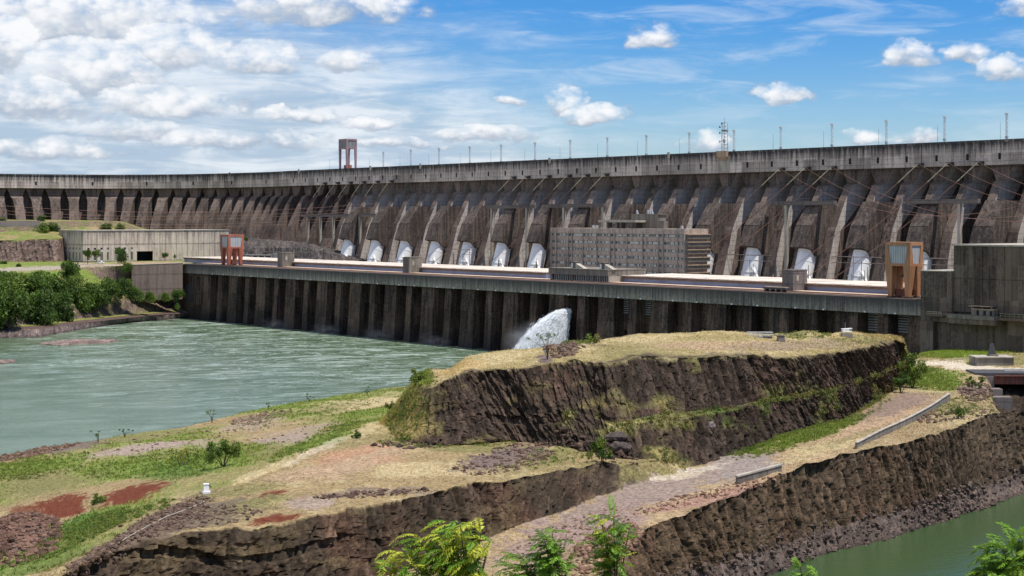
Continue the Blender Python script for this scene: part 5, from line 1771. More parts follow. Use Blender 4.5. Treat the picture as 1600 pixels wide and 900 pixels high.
def boulder(loc, s, label, c, name='boulder', flat=.7, sub=3, group=None, cat='boulder'):
    import bmesh
    bm = bmesh.new(); bmesh.ops.create_icosphere(bm, subdivisions=sub, radius=1)
    v = np.array([x.co[:] for x in bm.verts]); f = np.array([[q.index for q in p.verts] for p in bm.faces]); bm.free()
    v = v * np.array(s)
    q = v + np.array(loc)
    sc_ = max(s)
    f1, g1, h1 = cells(q, (2.2 / sc_,) * 3, 5)
    v = v * (0.78 + .34 * h1 + .25 * fbm(q, 1.6 / sc_, 3, 3))[:, None]
    o = place(np_mesh(name, v, f, M['ground'], np.tile(np.array(c), (len(v), 1)) * (.7 + .6 * h1)[:, None]), name, None, loc)
    return tag(o, label, cat, group)


for (x0, y0, w, dd, hh, lab) in ((131, 535, 13.5, 17, 1.3, 'low flat brown rock islet off the left shore of the river'), (-4, 567, 5, 8, 1.3, 'dark rock breaking the water at the left edge of the picture')):
    c0 = I(x0, y0, 0)
    n1, n2 = 90, 60
    gx, gy = np.meshgrid(np.linspace(-1, 1, n1), np.linspace(-1, 1, n2))
    q = np.stack([gx.ravel() * w * 1.15, gy.ravel() * dd * 1.15, np.zeros(gx.size)], 1)
    r_ = np.sqrt(gx.ravel() ** 2 + gy.ravel() ** 2) * 1.15
    f1, g1, h1 = cells(q, (.35, .28, 1), 9)
    zz = (1.05 - r_ + (fbm(q + 40, .12, 4, 4) - .5) * 1.2) * hh * 1.6
    zz = np.minimum(zz, hh * .8) + (h1 - .5) * .9
    q[:, 2] = zz
    q[:, 0] += q[:, 1] * .45
    o = place(np_mesh('rock_islet', q, grid_faces(n2, n1), M['ground'], np.tile(np.array((.21, .155, .135)), (len(q), 1)) * (.6 + .7 * h1)[:, None] * np.clip(.45 + zz, .35, 1)[:, None]), 'rock_islet', None, (c0[0], c0[1], -.1))
    tag(o, lab, 'islet')

# ================================================================== GRASS AND WEEDS
def tufts(name, pos, h, col, blades, label, width=.05, lean=.5):
    n = len(pos)
    a = rng.uniform(0, 6.28, (n, blades)); l = rng.uniform(.1, lean, (n, blades)); hh = h[:, None] * rng.uniform(.6, 1.2, (n, blades))
    b0 = pos[:, None, :] + np.stack([rng.normal(0, .18, (n, blades)), rng.normal(0, .18, (n, blades)), np.full((n, blades), -.05)], 2) * h[:, None, None]
    tip = b0 + np.stack([np.cos(a) * l * hh, np.sin(a) * l * hh, hh], 2)
    sd = np.stack([-np.sin(a), np.cos(a), np.zeros_like(a)], 2) * (width * hh)[..., None] * 2
    V = np.stack([b0 - sd, b0 + sd, tip], 2).reshape(-1, 3)
    Fc = np.arange(len(V)).reshape(-1, 3)
    cc = np.repeat(col[:, None, :] * rng.uniform(.7, 1.35, (n, blades, 1)), 3, 1).reshape(-1, 3)
    cc = np.repeat((col[:, None, :] * rng.uniform(.7, 1.35, (n, blades, 1))).reshape(-1, 3), 3, 0)
    o = place(np_mesh(name, V, Fc, M['grass'], cc), name)
    return tag(o, label, kind='stuff')


gr_ = (GRK < .3) & vis_xy & (GP[:, 2] > 4)
green_ = GCOL[:, 1] > GCOL[:, 0] * 1.02
straw_ = (GCOL[:, 0] > .16) & (GCOL[:, 1] > GCOL[:, 0] * .70) & (GCOL[:, 2] < GCOL[:, 0] * .5) & ~green_
for msk, n, h0_, nm, lab in ((gr_ & green_, 40000, (.22, .6), 'grass', 'fresh green grass and weeds on the terraces'), (gr_ & straw_, 46000, (.13, .36), 'grass', 'dry straw-coloured grass on the terraces and the plateau')):
    idx = np.where(msk)[0]
    k = rng.choice(idx, n)
    tufts(nm, GP[k] + rng.normal(0, .3, (n, 3)) * [1, 1, 0], rng.uniform(*h0_, n), GCOL[k] * 1.3, 5, lab, .07, .9)


GPX, GPY = proj(GP)


def G_at(x, y, _z=0):
    """front-most terrain vertex seen near a place of the photograph"""
    for r in (2.0, 3.5, 6, 10, 20):
        k = np.where((np.abs(GPX - x) < r) & (np.abs(GPY - y) < r) & (GP[:, 1] < 650))[0]
        if len(k):
            q = GP[k[np.argmin(GP[k, 1])]]
            return (float(q[0]), float(q[1]), float(q[2]) - .08)
    return I(x, y, 17)


def leafcloud(pos, rad, nl, size, col, seed=0, flat=1.0):
    """leaf quads in clumps: arrays of centres, radii"""
    n = len(pos)
    dirs = rng.normal(0, 1, (n, nl, 3)); dirs /= np.linalg.norm(dirs, axis=2, keepdims=True)
    rr = rng.random((n, nl, 1)) ** .45
    c = pos[:, None, :] + dirs * rr * rad[:, None, None] * np.array([1, 1, flat])
    u = rng.normal(0, 1, (n, nl, 3)); u /= np.linalg.norm(u, axis=2, keepdims=True)
    w = np.cross(u, rng.normal(0, 1, (n, nl, 3))); w /= np.linalg.norm(w, axis=2, keepdims=True) + 1e-6
    s = size * rng.uniform(.6, 1.4, (n, nl, 1))
    V = np.stack([c - u * s, c + w * s * .45, c + u * s, c - w * s * .45], 2).reshape(-1, 3)
    Fc = np.arange(len(V)).reshape(-1, 4)
    cc = np.repeat((col[:, None, :] * rng.uniform(.55, 1.5, (n, nl, 1))).reshape(-1, 3), 4, 0)
    return V, Fc, cc


boulder(G_at(967, 697), (2.1, 1.4, 1.1), 'big grey boulder at the foot of the plateau cliff, lower of two', (.085, .068, .06))
boulder(G_at(962, 683), (2.0, 1.4, 1.0), 'big grey boulder lodged in the plateau cliff, upper of two', (.085, .068, .06))
boulder(G_at(1110, 664), (.9, .8, .9), 'single pinkish grey boulder standing on the cliff ledge', (.16, .125, .12))
# weeds and scrub clinging to the plateau cliff
idx = np.where((MESA_G > .5) & MESA_LOW)[0]
k = rng.choice(idx, 1500)
cl = np.where(rng.random((1500, 1)) < .45, np.array((.085, .13, .03))[None], np.array((.22, .20, .07))[None])
V, Fc, cc = leafcloud(MESA_P[k] + rng.normal(0, .3, (1500, 3)), rng.uniform(.3, .9, 1500), 34, .15, cl, flat=.7)
tag(place(np_mesh('cliff_scrub', V, Fc, M['leaf'], cc), 'cliff_scrub'), 'small scrub and dry grass clinging to the lower plateau cliff', kind='stuff')
# weeds on the terraces
wp = []
for (cx, cy, rx, ry, ang, n) in [(60, 730, 100, 18, -8, 500), (250, 725, 120, 18, -8, 500), (120, 838, 100, 16, -25, 600), (215, 803, 60, 8, -20, 200), (490, 690, 80, 10, -24, 260), (700, 692, 110, 8, 0, 240), (1250, 683, 110, 14, -18, 700),
                                 (1465, 594, 48, 18, 0, 500), (1500, 551, 100, 9, 0, 700), (480, 650, 120, 14, -10, 200), (1350, 645, 50, 10, -30, 160), (860, 715, 80, 16, -10, 200), (1520, 635, 60, 16, 0, 160), (900, 533, 30, 6, 0, 100), (645, 635, 30, 62, 30, 900), (1250, 524, 50, 6, 0, 100)]:
    idx = np.where(near(cx, cy, rx, ry, ang) & vis_xy & ((GRK < .6)))[0]
    if len(idx): wp.append(GP[rng.choice(idx, n)])
wp = np.concatenate(wp); n = len(wp)
cl = np.where(rng.random((n, 1)) < .6, np.array((.11, .17, .03))[None], np.array((.19, .21, .05))[None])
V, Fc, cc = leafcloud(wp + np.array([0, 0, .15]), rng.uniform(.25, .75, n), 22, .14, cl, flat=.6)
tag(place(np_mesh('undergrowth', V, Fc, M['leaf'], cc), 'undergrowth'), 'low green weeds scattered over the terraces and the slopes', kind='stuff')

# ================================================================== TREES AND BUSHES
def crown_mesh(seed, lobes, nl, size, rx, rz, cols, open_=0.0):
    r = np.random.default_rng(seed)
    ang = r.uniform(0, 6.28, lobes); rad = r.uniform(.25, .72, lobes) * rx
    pos = np.stack([np.cos(ang) * rad, np.sin(ang) * rad, r.uniform(.15, .95, lobes) * rz * 1.25], 1)
    pos[:3] = [[0, 0, rz * 1.15], [rx * .2, 0, rz * .7], [-rx * .2, rx * .1, rz * .6]]
    lr = r.uniform(.28, .5, lobes) * rx
    lr *= np.where(pos[:, 2] > rz * .95, .8, 1)
    c = np.array(cols)[r.integers(0, len(cols), lobes)] * r.uniform(.75, 1.25, (lobes, 1))
    V, Fc, cc = leafcloud(pos, lr, nl, size, c)
    return np_mesh('crown', V, Fc, M['leaf'], cc)


DG, MG, YG = (.055, .100, .022), (.085, .145, .026), (.135, .190, .032)
CROWNS = {
    'dense': [crown_mesh(s, 17, 240, .33, 5.0, 4.2, [DG, MG, MG]) for s in (1, 2, 3)],
    'light': [crown_mesh(s, 15, 200, .32, 5.0, 4.2, [MG, YG, MG]) for s in (4, 5)],
    'dark': [crown_mesh(s, 16, 240, .32, 5.0, 4.4, [DG, DG, MG]) for s in (6, 7)],
}
def trunk_mesh(h, r, spread, seed, n=6):
    rr = random.Random(seed)
    mb = MB()
    mb.path([(0, 0, -.6), (.1 * spread, 0, h * .45), (.05 * spread, .1 * spread, h)], [r, r * .75, r * .5], 7)
    for k in range(n):
        a = rr.uniform(0, 6.28); z = h * rr.uniform(.35, .9)
        q = (math.cos(a) * spread * rr.uniform(.5, .8), math.sin(a) * spread * rr.uniform(.5, .8), z + h * rr.uniform(.3, .6))
        mid = (q[0] * .45, q[1] * .45, z + (q[2] - z) * .65)
        mb.path([(0, 0, z), mid, q], [r * .45, r * .3, r * .12], 5)
    return mb.mesh('trunk', M['bark'])
TRUNK = [trunk_mesh(4.2, .28, 4.0, s) for s in (1, 2, 3)]


def tree(name, loc, rad, hgt, kind, label, cat='tree', group=None, trunk=0.0, idx=0):
    r = empty(name, loc, rng.uniform(0, 6.28), label, cat, group)
    ch = CROWNS[kind]
    c = place(ch[idx % len(ch)], 'crown', r, (0, 0, trunk), rng.uniform(0, 6.28), (rad / 5, rad / 5, (hgt - trunk) / 6.6))
    t = place(TRUNK[idx % 3], 'trunk', r, (0, 0, 0), 0, (rad / 5, rad / 5, (trunk + (hgt - trunk) * .62) / 6.3))
    return r


# (crown centre px, half sizes px, distance, kind, words)
TREES = [
    (-32, 474, 42, 36, 893, 'dense', 'dense green tree cut by the left edge, lowest on the river bank'),
    (14, 480, 36, 30, 899, 'dense', 'dense green tree low on the left bank, second from the left edge'),
    (58, 482, 34, 26, 922, 'dark', 'dark green tree low on the left bank above the grassy path, third from the left'),
    (98, 478, 28, 24, 950, 'dark', 'dark green tree low on the left bank, fourth from the left edge'),
    (34, 450, 42, 26, 962, 'light', 'lighter green tree halfway up the left bank, second from the left edge of its row'),
    (-12, 444, 36, 26, 958, 'light', 'lighter green tree halfway up the left bank, cut by the left edge'),
    (78, 452, 34, 25, 972, 'dense', 'bushy green tree halfway up the left bank below the tall roadside tree'),
    (140, 466, 32, 24, 985, 'dense', 'bushy tree at the right end of the lower dark row on the left bank'),
    (112, 448, 26, 20, 990, 'light', 'lighter green tree halfway up the bank just left of the bare earth'),
    (166, 452, 24, 18, 1000, 'dense', 'rounded tree on the left bank below the bare earth patch'),
    (110, 421, 18, 15, 1012, 'dense', 'tall rounded tree beside the road before the left corner of the pale hall'),
    (62, 434, 26, 12, 990, 'light', 'spreading low green bush just below the road near the left edge'),
    (20, 434, 28, 12, 985, 'light', 'spreading pale bush below the road at the far left'),
    (190, 449, 20, 15, 1012, 'dark', 'dark round tree under the left end of the stained retaining wall'),
    (211, 458, 17, 12, 1016, 'light', 'pale green bush under the stained retaining wall, left of the olive one'),
    (232, 463, 13, 9, 1020, 'light', 'small olive bush under the middle of the stained retaining wall'),
    (200, 417, 10.5, 8.5, 1016, 'light', 'round light green bush at the road edge where the stained wall starts'),
    (257, 463, 12, 7, 1022, 'light', 'low pale shrub on the ledge under the right part of the stained wall'),
    (278, 460, 11, 9, 1026, 'dense', 'green shrub in the corner between stained wall and powerhouse'),
    (277, 478, 5, 5, 1016, 'light', 'tiny pale green shrub on the shore path beside the powerhouse'),
    (189, 398, 12.5, 10.5, 1066, 'dark', 'dark green broad tree left of the hall gateway'),
    (4, 413, 8, 6, 1062, 'dark', 'small round bush on the lawn at the left edge below the cliff'),
    (29, 417, 6, 5, 1040, 'dark', 'small dark bush on the roadside lawn, right of the left-edge bush'),
    (68, 356, 16, 9, 1136, 'light', 'bushy green shrub at the right end of the pale upper wall'),
    (86, 358, 12, 10, 1140, 'dark', 'dark shrub on the upper terrace behind the hall\'s left corner'),
    (104, 352, 9, 6, 1204, 'dense', 'small green shrub on the brown bank above the hall roof, left one'),
    (165, 354, 11, 6, 1206, 'dense', 'green shrub on the bank above the hall roof, middle one'),
    (187, 355, 9, 7, 1208, 'light', 'light green shrub on the bank above the hall roof, right one'),
    (64, 341, 10, 5, 1190, 'dark', 'dark tree top against the dam left of the upper bank'),
    (5, 343, 9, 4, 1180, 'dark', 'dark bush against the dam at the left edge'),
    (384, 373, 4, 3, 1165, 'dense', 'tiny bush on the rocks right of the red crane'),
]
for i, (cx, cy, rx, ry, Z, kd, lab) in enumerate(TREES):
    s = Z / F
    b = dpt(cx, cy + ry, Z)
    tree('bush' if ('bush' in lab.split() or 'shrub' in lab) else 'broadleaf_tree', (b[0], b[1], b[2] - .3), rx * s * 1.02, ry * 2 * s * 1.05 + .3, kd, lab, 'bush' if ('bush' in lab.split() or 'shrub' in lab) else 'tree', 'trees and bushes on the left bank', 0.0, i)
# trees with visible stems by the hall
for cx, y0, y1, w, lab, kd in ((137, 410, 387, 8, 'slim tree with a bare stem against the left windows of the hall', 'dense'), (150, 410, 387, 8, 'slim leafy tree with a bare stem beside the first, nearer the hall gateway', 'light'),
                               (258, 406, 391, 5.5, 'small round-headed tree with a thin stem right of the hall gateway', 'dense'), (273, 406, 394, 3, 'slender sapling at the right of the hall front', 'light')):
    Z = 1070 if cx < 200 else 1112
    s = Z / F
    b = dpt(cx, y0, Z)
    H = (y0 - y1) * s
    tree('broadleaf_tree', (b[0], b[1], 33.3), w * s, H, kd, lab, 'tree', 'trees before the pale hall', H * .42, int(cx))

# plants on the terraces
def leafy(name, loc, rad, hgt, nl, size, cols, label, cat='bush', stems=5, seed=0, lobes=16, group=None):
    r = empty(name, loc, 0, label, cat, group)
    rr = np.random.default_rng(seed + 100)
    pos = rr.normal(0, .42, (lobes, 3)) * [rad, rad, hgt * .36] + [0, 0, hgt * .56]
    pos[:, 2] = np.clip(pos[:, 2], hgt * .12, hgt * .92)
    c = np.array(cols)[rr.integers(0, len(cols), lobes)]
    V, Fc, cc = leafcloud(pos, rr.uniform(.22, .42, lobes) * rad, nl, size, c)
    place(np_mesh('crown', V, Fc, M['leaf'], cc), 'crown', r)
    mb = MB()
    for k in range(stems):
        q = pos[k % lobes]
        mb.path([(0, 0, -.3), (q[0] * .4, q[1] * .4, q[2] * .5), tuple(q)], [.07 * rad ** .5, .05 * rad ** .5, .02], 5)
    mb.build('stem', M['bark'], r)
    return r


leafy('bush', G_at(350, 728, 10.0), 3.3, 5.2, 120, .24, [MG, YG, DG], 'round green bush on the riverside meadow, beside the yellow-green sapling', seed=1)
leafy('sapling', G_at(281, 728, 9.6), 3.0, 3.8, 40, .26, [(.24, .27, .03), YG], 'spreading yellow-green sapling on the meadow left of the round bush', 'tree', 4, 2, 10)
leafy('bush', G_at(1424, 604, 18.3), 3.6, 9.5, 90, .30, [YG, (.14, .21, .03), MG], 'tall bright green bush at the right end of the plateau cliff', seed=3, lobes=22)
leafy('bush', G_at(1408, 612, 18.0), 2.4, 5.0, 90, .26, [MG, DG], 'darker bush tucked between the plateau end and the bright green bush', seed=4, lobes=12)
leafy('bush', G_at(940, 722, 17.2), 2.6, 4.6, 90, .24, [MG, YG, DG], 'green bush at the foot of the plateau cliff beside the grey boulders', seed=5, lobes=14)
leafy('bush', dpt(654, 604, 352), 2.2, 3.4, 80, .24, [YG, (.17, .20, .03)], 'yellow-green bush on the left shoulder of the plateau', seed=6, lobes=14)
leafy('bush', G_at(150, 785, 12.5), 1.8, 1.6, 60, .2, [YG, MG], 'low green clump between the two red earth scars', seed=7, lobes=10)
leafy('bush', G_at(1520, 606, 18.2), 2.0, 3.0, 70, .22, [MG, YG], 'green shrub left of the bridge abutment', seed=8, lobes=10)
leafy('bush', G_at(1497, 652, 17.8), 2.2, 2.6, 70, .22, [MG, (.10, .13, .05)], 'grey-green shrub below the end of the curved retaining wall', seed=9, lobes=10)
leafy('bush', G_at(930, 534, 33.6), 2.0, 2.0, 50, .22, [YG, OLIVE], 'thin pale shrub on the plateau top right of the water jet', seed=10, lobes=9)
leafy('bush', G_at(560, 683, 15), 1.2, 1.4, 50, .2, [MG], 'small dark green plant by the path left of the plateau shoulder', seed=11, lobes=7)
leafy('bush', G_at(610, 640, 12), 1.6, 2.0, 50, .2, [MG, YG], 'small leafy plant low on the plateau\'s left shoulder', seed=12, lobes=8)
for (x, y, z, h, lab, sd) in ((330, 660, 7.6, 4.6, 'tall spindly sapling on the river edge left of the pinkish rubble', 1), (152, 690, 7, 3.2, 'thin young sapling on the river edge, leftmost of the shore', 2), (193, 682, 7.1, 2.2, 'tiny wisp of a sapling on the river edge right of the leftmost one', 3),
                             (417, 640, 8, 2.0, 'small sapling on the river edge above the pinkish rubble', 4), (482, 627, 8.3, 2.6, 'branching low sapling on the river edge left of the plateau', 5), (573, 616, 8.7, 2.6, 'small sapling on the river edge nearest the plateau', 6),
                             (855, 560, 33, 5.4, 'slender tree with sparse crown on the plateau before the water jet', 7)):
    b = G_at(x, y, z)
    r = empty('sapling', b, 0, lab, 'tree', 'saplings along the edges')
    rr = np.random.default_rng(sd)
    mb = MB()
    tips = []
    for k in range(5 + (3 if sd == 7 else 0)):
        q = (rr.normal(0, .28) * h * (1.4 if sd == 7 else 1), rr.normal(0, .2) * h, h * (rr.uniform(.45, 1.0) if sd != 7 else rr.uniform(.8, 1)))
        tips.append(q)
        mb.path([(0, 0, -.2), (q[0] * .2, q[1] * .2, q[2] * .55), q], [.07, .05, .02], 5)
    mb.build('stem', M['bark'], r)
    V, Fc, cc = leafcloud(np.array(tips), np.full(len(tips), h * .13), 26, .17, np.tile(np.array(MG), (len(tips), 1)), flat=.6)
    place(np_mesh('crown', V, Fc, M['leaf'], cc), 'crown', r)

# ------------------------------------------------------------------ near shrubs with feathery leaves
def frond_into(Vl, Fl, Cl, base, d, L, droop, c, pairs=15, lw=.0135, ll=.115, rr=None):
    d = np.array(d, float); d /= np.linalg.norm(d)
    pts = []
    p = np.array(base, float)
    for k in range(pairs + 1):
        pts.append(p.copy())
        p = p + d * (L / pairs)
        d = d + np.array([0, 0, -droop / pairs]); d /= np.linalg.norm(d)
    for k in range(1, pairs + 1):
        t = pts[k] - pts[k - 1]; t /= np.linalg.norm(t) + 1e-9
        s = np.cross(t, [0, 0, 1.0]); s /= np.linalg.norm(s) + 1e-9
        n = np.cross(s, t)
        size = ll * math.sin(math.pi * min(.98, .16 + .80 * k / pairs)) ** .6
        for sg in (-1, 1):
            dr = s * sg * .75 + t * .62 - n * .25 + rr.normal(0, .14, 3)
            dr /= np.linalg.norm(dr)
            w = np.cross(dr, n); w /= np.linalg.norm(w) + 1e-9
            b0 = len(Vl)
            q = pts[k]
            Vl += [q, q + dr * size * .45 + w * lw, q + dr * size, q + dr * size * .45 - w * lw]
            Fl.append((b0, b0 + 1, b0 + 2, b0 + 3))
            cc = np.array(c) * rr.uniform(.75, 1.3)
            Cl += [cc] * 4
    # leaf stalk
    for k in range(0, pairs, 3):
        q0, q1 = pts[k], pts[min(k + 3, pairs)]
        s = np.array([0, 0, .004]); b0 = len(Vl)
        Vl += [q0 - s, q1 - s, q1 + s, q0 + s]; Fl.append((b0, b0 + 1, b0 + 2, b0 + 3)); Cl += [np.array(c) * .8] * 4


def feathery(loc, branches, label, seed, cols, wind=-.8, fr=9, L=.42, droop=1.3, pairs=15):
    """branches: end points of stems relative to loc"""
    rr = np.random.default_rng(seed)
    r = empty('feathery_shrub', loc, 0, label, 'shrub', 'feathery shrubs in front of the viewpoint')
    mb = MB()
    Vl, Fl, Cl = [], [], []
    for q in branches:
        q = np.array(q, float)
        mid = q * [.45, .5, .62]
        mb.path([(0, 0, -.5), tuple(mid), tuple(q)], [.022, .014, .006], 5)
        nf = int(fr * 1.9) + int(rr.integers(0, 4))
        for k in range(nf):
            t = .45 + .6 * (k + rr.random()) / nf
            t = min(t, 1)
            base = mid + (q - mid) * ((t - .45) / .55) if t > .45 else mid
            base = base + rr.normal(0, .03, 3)
            dr = np.array([wind * rr.uniform(.3, 1.3) + rr.normal(0, .5), rr.normal(0, .6), rr.uniform(-.05, .8)])
            c = np.array(cols[int(rr.integers(0, len(cols)))])
            frond_into(Vl, Fl, Cl, base, dr, L * rr.uniform(.65, 1.25), droop * rr.uniform(.6, 1.4), c, pairs, rr=rr)
    place(np_mesh('foliage', np.array(Vl), np.array(Fl), M['leaf'], np.array(Cl)), 'foliage', r)
    mb.build('stem', M['bark'], r)
    return r


FG, FY, FD = (.17, .31, .03), (.44, .47, .05), (.08, .16, .025)
def shrub_at(x, y, Z, pxs, *a, **k):
    loc = dpt(x, y, Z)
    s = Z / F
    rr = np.random.default_rng(int(x))
    br = [((px_ - x) * s, rr.uniform(-.35, .35), (y - py_) * s) for px_, py_ in pxs]
    return feathery(loc, br, *a, **k)


shrub_at(735, 1010, 27, [(620, 862), (650, 845), (670, 850), (690, 835), (645, 880), (610, 885), (700, 820), (720, 815), (735, 818), (752, 828), (765, 845), (740, 850), (715, 855), (690, 870), (665, 895), (760, 875), (730, 885), (700, 905), (640, 905)],
         'big yellow-green feathery shrub blown to the left, largest at the bottom edge', 1, [FG, FY, FY, FG], wind=-.95, fr=9, L=.44, droop=1.5)
shrub_at(880, 1010, 29, [(862, 826), (850, 840), (868, 845), (840, 862), (815, 872), (800, 880), (870, 868), (885, 885), (845, 890), (820, 895)],
         'green feathery shrub in the middle of the near row, bottom edge', 2, [FG, FG, FD], wind=-.7, fr=9, L=.40, droop=1.1)
shrub_at(962, 1000, 31, [(938, 805), (958, 805), (945, 825), (965, 830), (940, 848), (960, 855), (985, 822), (950, 875), (972, 870)],
         'upright green feathery shrub at the bottom edge right of centre', 3, [FG, FG, FD, FY], wind=-.45, fr=7, L=.40, droop=.9)
shrub_at(1590, 1000, 25, [(1545, 862), (1560, 850), (1580, 848), (1600, 845), (1535, 885), (1555, 880), (1580, 872), (1605, 868), (1625, 850), (1540, 900), (1570, 900), (1600, 900)],
         'bright green feathery shrub in the bottom right corner over the canal', 4, [FG, (.20, .32, .03), FD], wind=-.7, fr=10, L=.36, droop=1.2)
shrub_at(1262, 985, 27, [(1256, 893), (1272, 898), (1240, 900)], 'tips of a green feathery shrub at the bottom edge under the canal cliff', 5, [FG, FD], wind=-.3, fr=6, L=.22, droop=1.0)

# ================================================================== SMALL THINGS
p = G_at(320.5, 769)
g = empty('survey_pillar', p, .3, 'small white survey pillar on the edge of the grassy terrace', 'pillar')
MB().box(-.62, .62, -.62, .62, -.5, .42).build('plinth', M['white'], g)
MB().frus(-.46, .46, -.46, .46, .42, -.38, .38, -.38, .38, 1.45).build('shaft', M['white'], g)
MB().box(-.44, .44, -.44, .44, 1.452, 1.62).build('cap', M['white'], g)
# white pipe running down the slope
pts = [G_at(x, y) for x, y in ((318, 785), (290, 797), (262, 808), (235, 820), (200, 841), (160, 868), (125, 893), (108, 906))]
pts = [(p_[0], p_[1], p_[2] + .35) for p_ in pts]
hp = MB().path(pts, .07, 6).build('surface_pipe', M['concpale'])
tag(hp, 'thin pale pipe running down the rocky slope at the lower left', 'pipe')

# low wall at the pad and the curved retaining wall on the bench
ret('low_wall', I(1152, 753.5, 14.7), I(1222, 735, 15.8), 14.4, 15.6, .45, M['concgrey'], 'short straight pale concrete wall at the edge of the gravel pad above the canal', cap=M['concpale'], seg=3.0)
cw = [I(1336, 700, 16.6), I(1375, 681, 17), I(1415, 664, 17.2), I(1452, 645, 17.4), I(1470, 634, 17.6), I(1482, 627, 17.8)]
r = empty('retaining_wall', cw[0], 0, 'long curved grey retaining wall along the outer edge of the bench at the right', 'wall')
o0 = np.array(cw[0])
cwp = crom(cw, 19)
for k in range(18):
    a, b = cwp[k] - o0, cwp[k + 1] - o0
    t = (b - a) / np.linalg.norm(b - a); n_ = np.array([t[1], -t[0], 0]) * .4
    hA = 1.9 + .9 * k / 18; hB = 1.9 + .9 * (k + 1) / 18
    a2, b2 = a + t * .03, b - t * .03
    q = lambda v, dz: (v[0], v[1], v[2] + dz)
    MB().hexa([q(a2 + n_, -2.6), q(b2 + n_, -2.6), q(b2, -2.6), q(a2, -2.6)], [q(a2 + n_, hA - .9), q(b2 + n_, hB - .9), q(b2, hB - .9), q(a2, hA - .9)]).build('wall_panel', M['concgrey'], r)
    e_ = n_ * 1.4
    MB().hexa([q(a + e_, hA - .898), q(b + e_, hB - .898), q(b - n_ * .3, hB - .898), q(a - n_ * .3, hA - .898)], [q(a + e_, hA - .72), q(b + e_, hB - .78), q(b - n_ * .3, hB - .78), q(a - n_ * .3, hA - .78)]).build('coping', M['concpale'], r)

# stained wall joining the left bank to the powerhouse
ret('stained_wall', dpt(206, 420, 1030), dpt(285.5, 417, 1046), 14, 33.3, 1.2, M['fascia'], 'stained brown retaining wall between the wooded bank and the powerhouse', cap=M['concpale'], seg=5.0)
# upper wall at the far left
ret('upper_wall', dpt(-60, 345, 1140), dpt(63, 345, 1147), 48, 59.9, 1.0, M['hall'], 'pale upper retaining wall at the left edge under the dam', cap=None, seg=6.0)

# railing on the plateau
p = G_at(1190, 525)
g = empty('railing_platform', p, -.06, 'low grey metal railing around a hatch on the plateau edge', 'railing')
w = .158 * 17
rl = MB()
for xx in np.linspace(-w, w, 6):
    for yy in (-1, 1.6):
        rl.tube((xx, yy, -.4), (xx, yy, 1.15), .05, None, 5)
rl.build('post', M['steel'], g)
for yy in (-1, 1.6):
    for zz in (.6, 1.15):
        MB().tube((-w - .4, yy, zz), (w + .3, yy, zz), .055, None, 5).build('rail', M['steel'], g)
MB().box(-w - 2.0, w * .2, -.9, 1.5, -.3, .25).build('grating', M['steel'], g)
MB().box(w * .2 + .01, w, -1.2, 1.5, -.3, .2).build('hatch', M['darksteel'], g)
p = G_at(1222, 532)
g = empty('concrete_block', p, .1, 'small tapered brown concrete block standing alone on the plateau', 'block')
MB().frus(-.95, .95, -.9, .9, -.5, -.7, .7, -.7, .7, 1.3).build('body', M['beam'], g)
MB().box(-.85, .85, -.8, .8, 1.302, 1.5).build('cap', M['darksteel'], g)
p = G_at(1325, 524)
g = empty('instrument_stand', p, 0, 'white metal instrument frame on a small stone base at the plateau\'s right end', 'instrument')
MB().frus(-1.5, 1.4, -1.2, 1.2, -.6, -1.3, 1.2, -1, 1, .9).build('base', M['concgrey'], g)
fm = MB()
for sx in (-1, 1):
    for sy in (-.7, .7):
        fm.tube((sx, sy, .9), (sx * 1.1, sy, 2.1), .06, None, 5)
for sy in (-.7, .7):
    fm.tube((-1.3, sy, 1.9), (1.3, sy, 2.1), .07, None, 5)
    fm.tube((-1.2, sy, 1.4), (1.2, sy, 1.3), .06, None, 5)
fm.build('frame', M['white'], g)
MB().box(-.9, .6, -.5, .5, 1.5, 1.95).build('box', M['white'], g)
MB().tube((-.4, 0, 1.95), (-.4, 0, 3.6), .04, None, 5).build('mast', M['steel'], g)
p = G_at(849, 556)
g = empty('lamp_post', p, 0, 'thin pole with a flat lamp on the plateau, against the water jet', 'lamp post')
MB().tube((0, 0, -.4), (0, 0, 2.7), .06, None, 6).build('pole', M['steel'], g)
MB().box(-.7, .5, -.25, .25, 2.7, 2.85).build('lamp', M['panel'], g)

# monument platform at the right
p = I(1552, 570, 18.6)
g = empty('stone_monument', p, .05, 'dark standing stone on a grey concrete platform beside the road', 'monument')
MB().box(-5.6, 5.4, -2.2, 5.0, -1.5, 2.2).build('platform', M['concgrey'], g)
MB().box(-5.9, 5.6, -2.5, 5.2, 2.202, 2.5).build('platform_cap', M['concpale'], g)
MB().box(-1.2, 1.6, .2, 2.2, 2.502, 3.0).build('plinth', M['concgrey'], g)
MB().hexa([(-1.0, .6, 3.0), (1.1, .6, 3.0), (1.1, 1.8, 3.0), (-1.0, 1.8, 3.0)], [(-.6, .7, 6.0), (.35, .7, 6.2), (.25, 1.6, 6.2), (-.5, 1.6, 6.0)]).build('standing_stone', M['darksteel'], g)
rl = MB()
for k in range(9):
    rl.tube((-13 + k * .95, 1.5, 0.4), (-13 + k * .95, 1.5, 1.7), .05, None, 4)
rl.tube((-13, 1.5, 1.7), (-5.4, 1.5, 1.9), .06, None, 4)
rl.build('railing', M['concpale'], g)

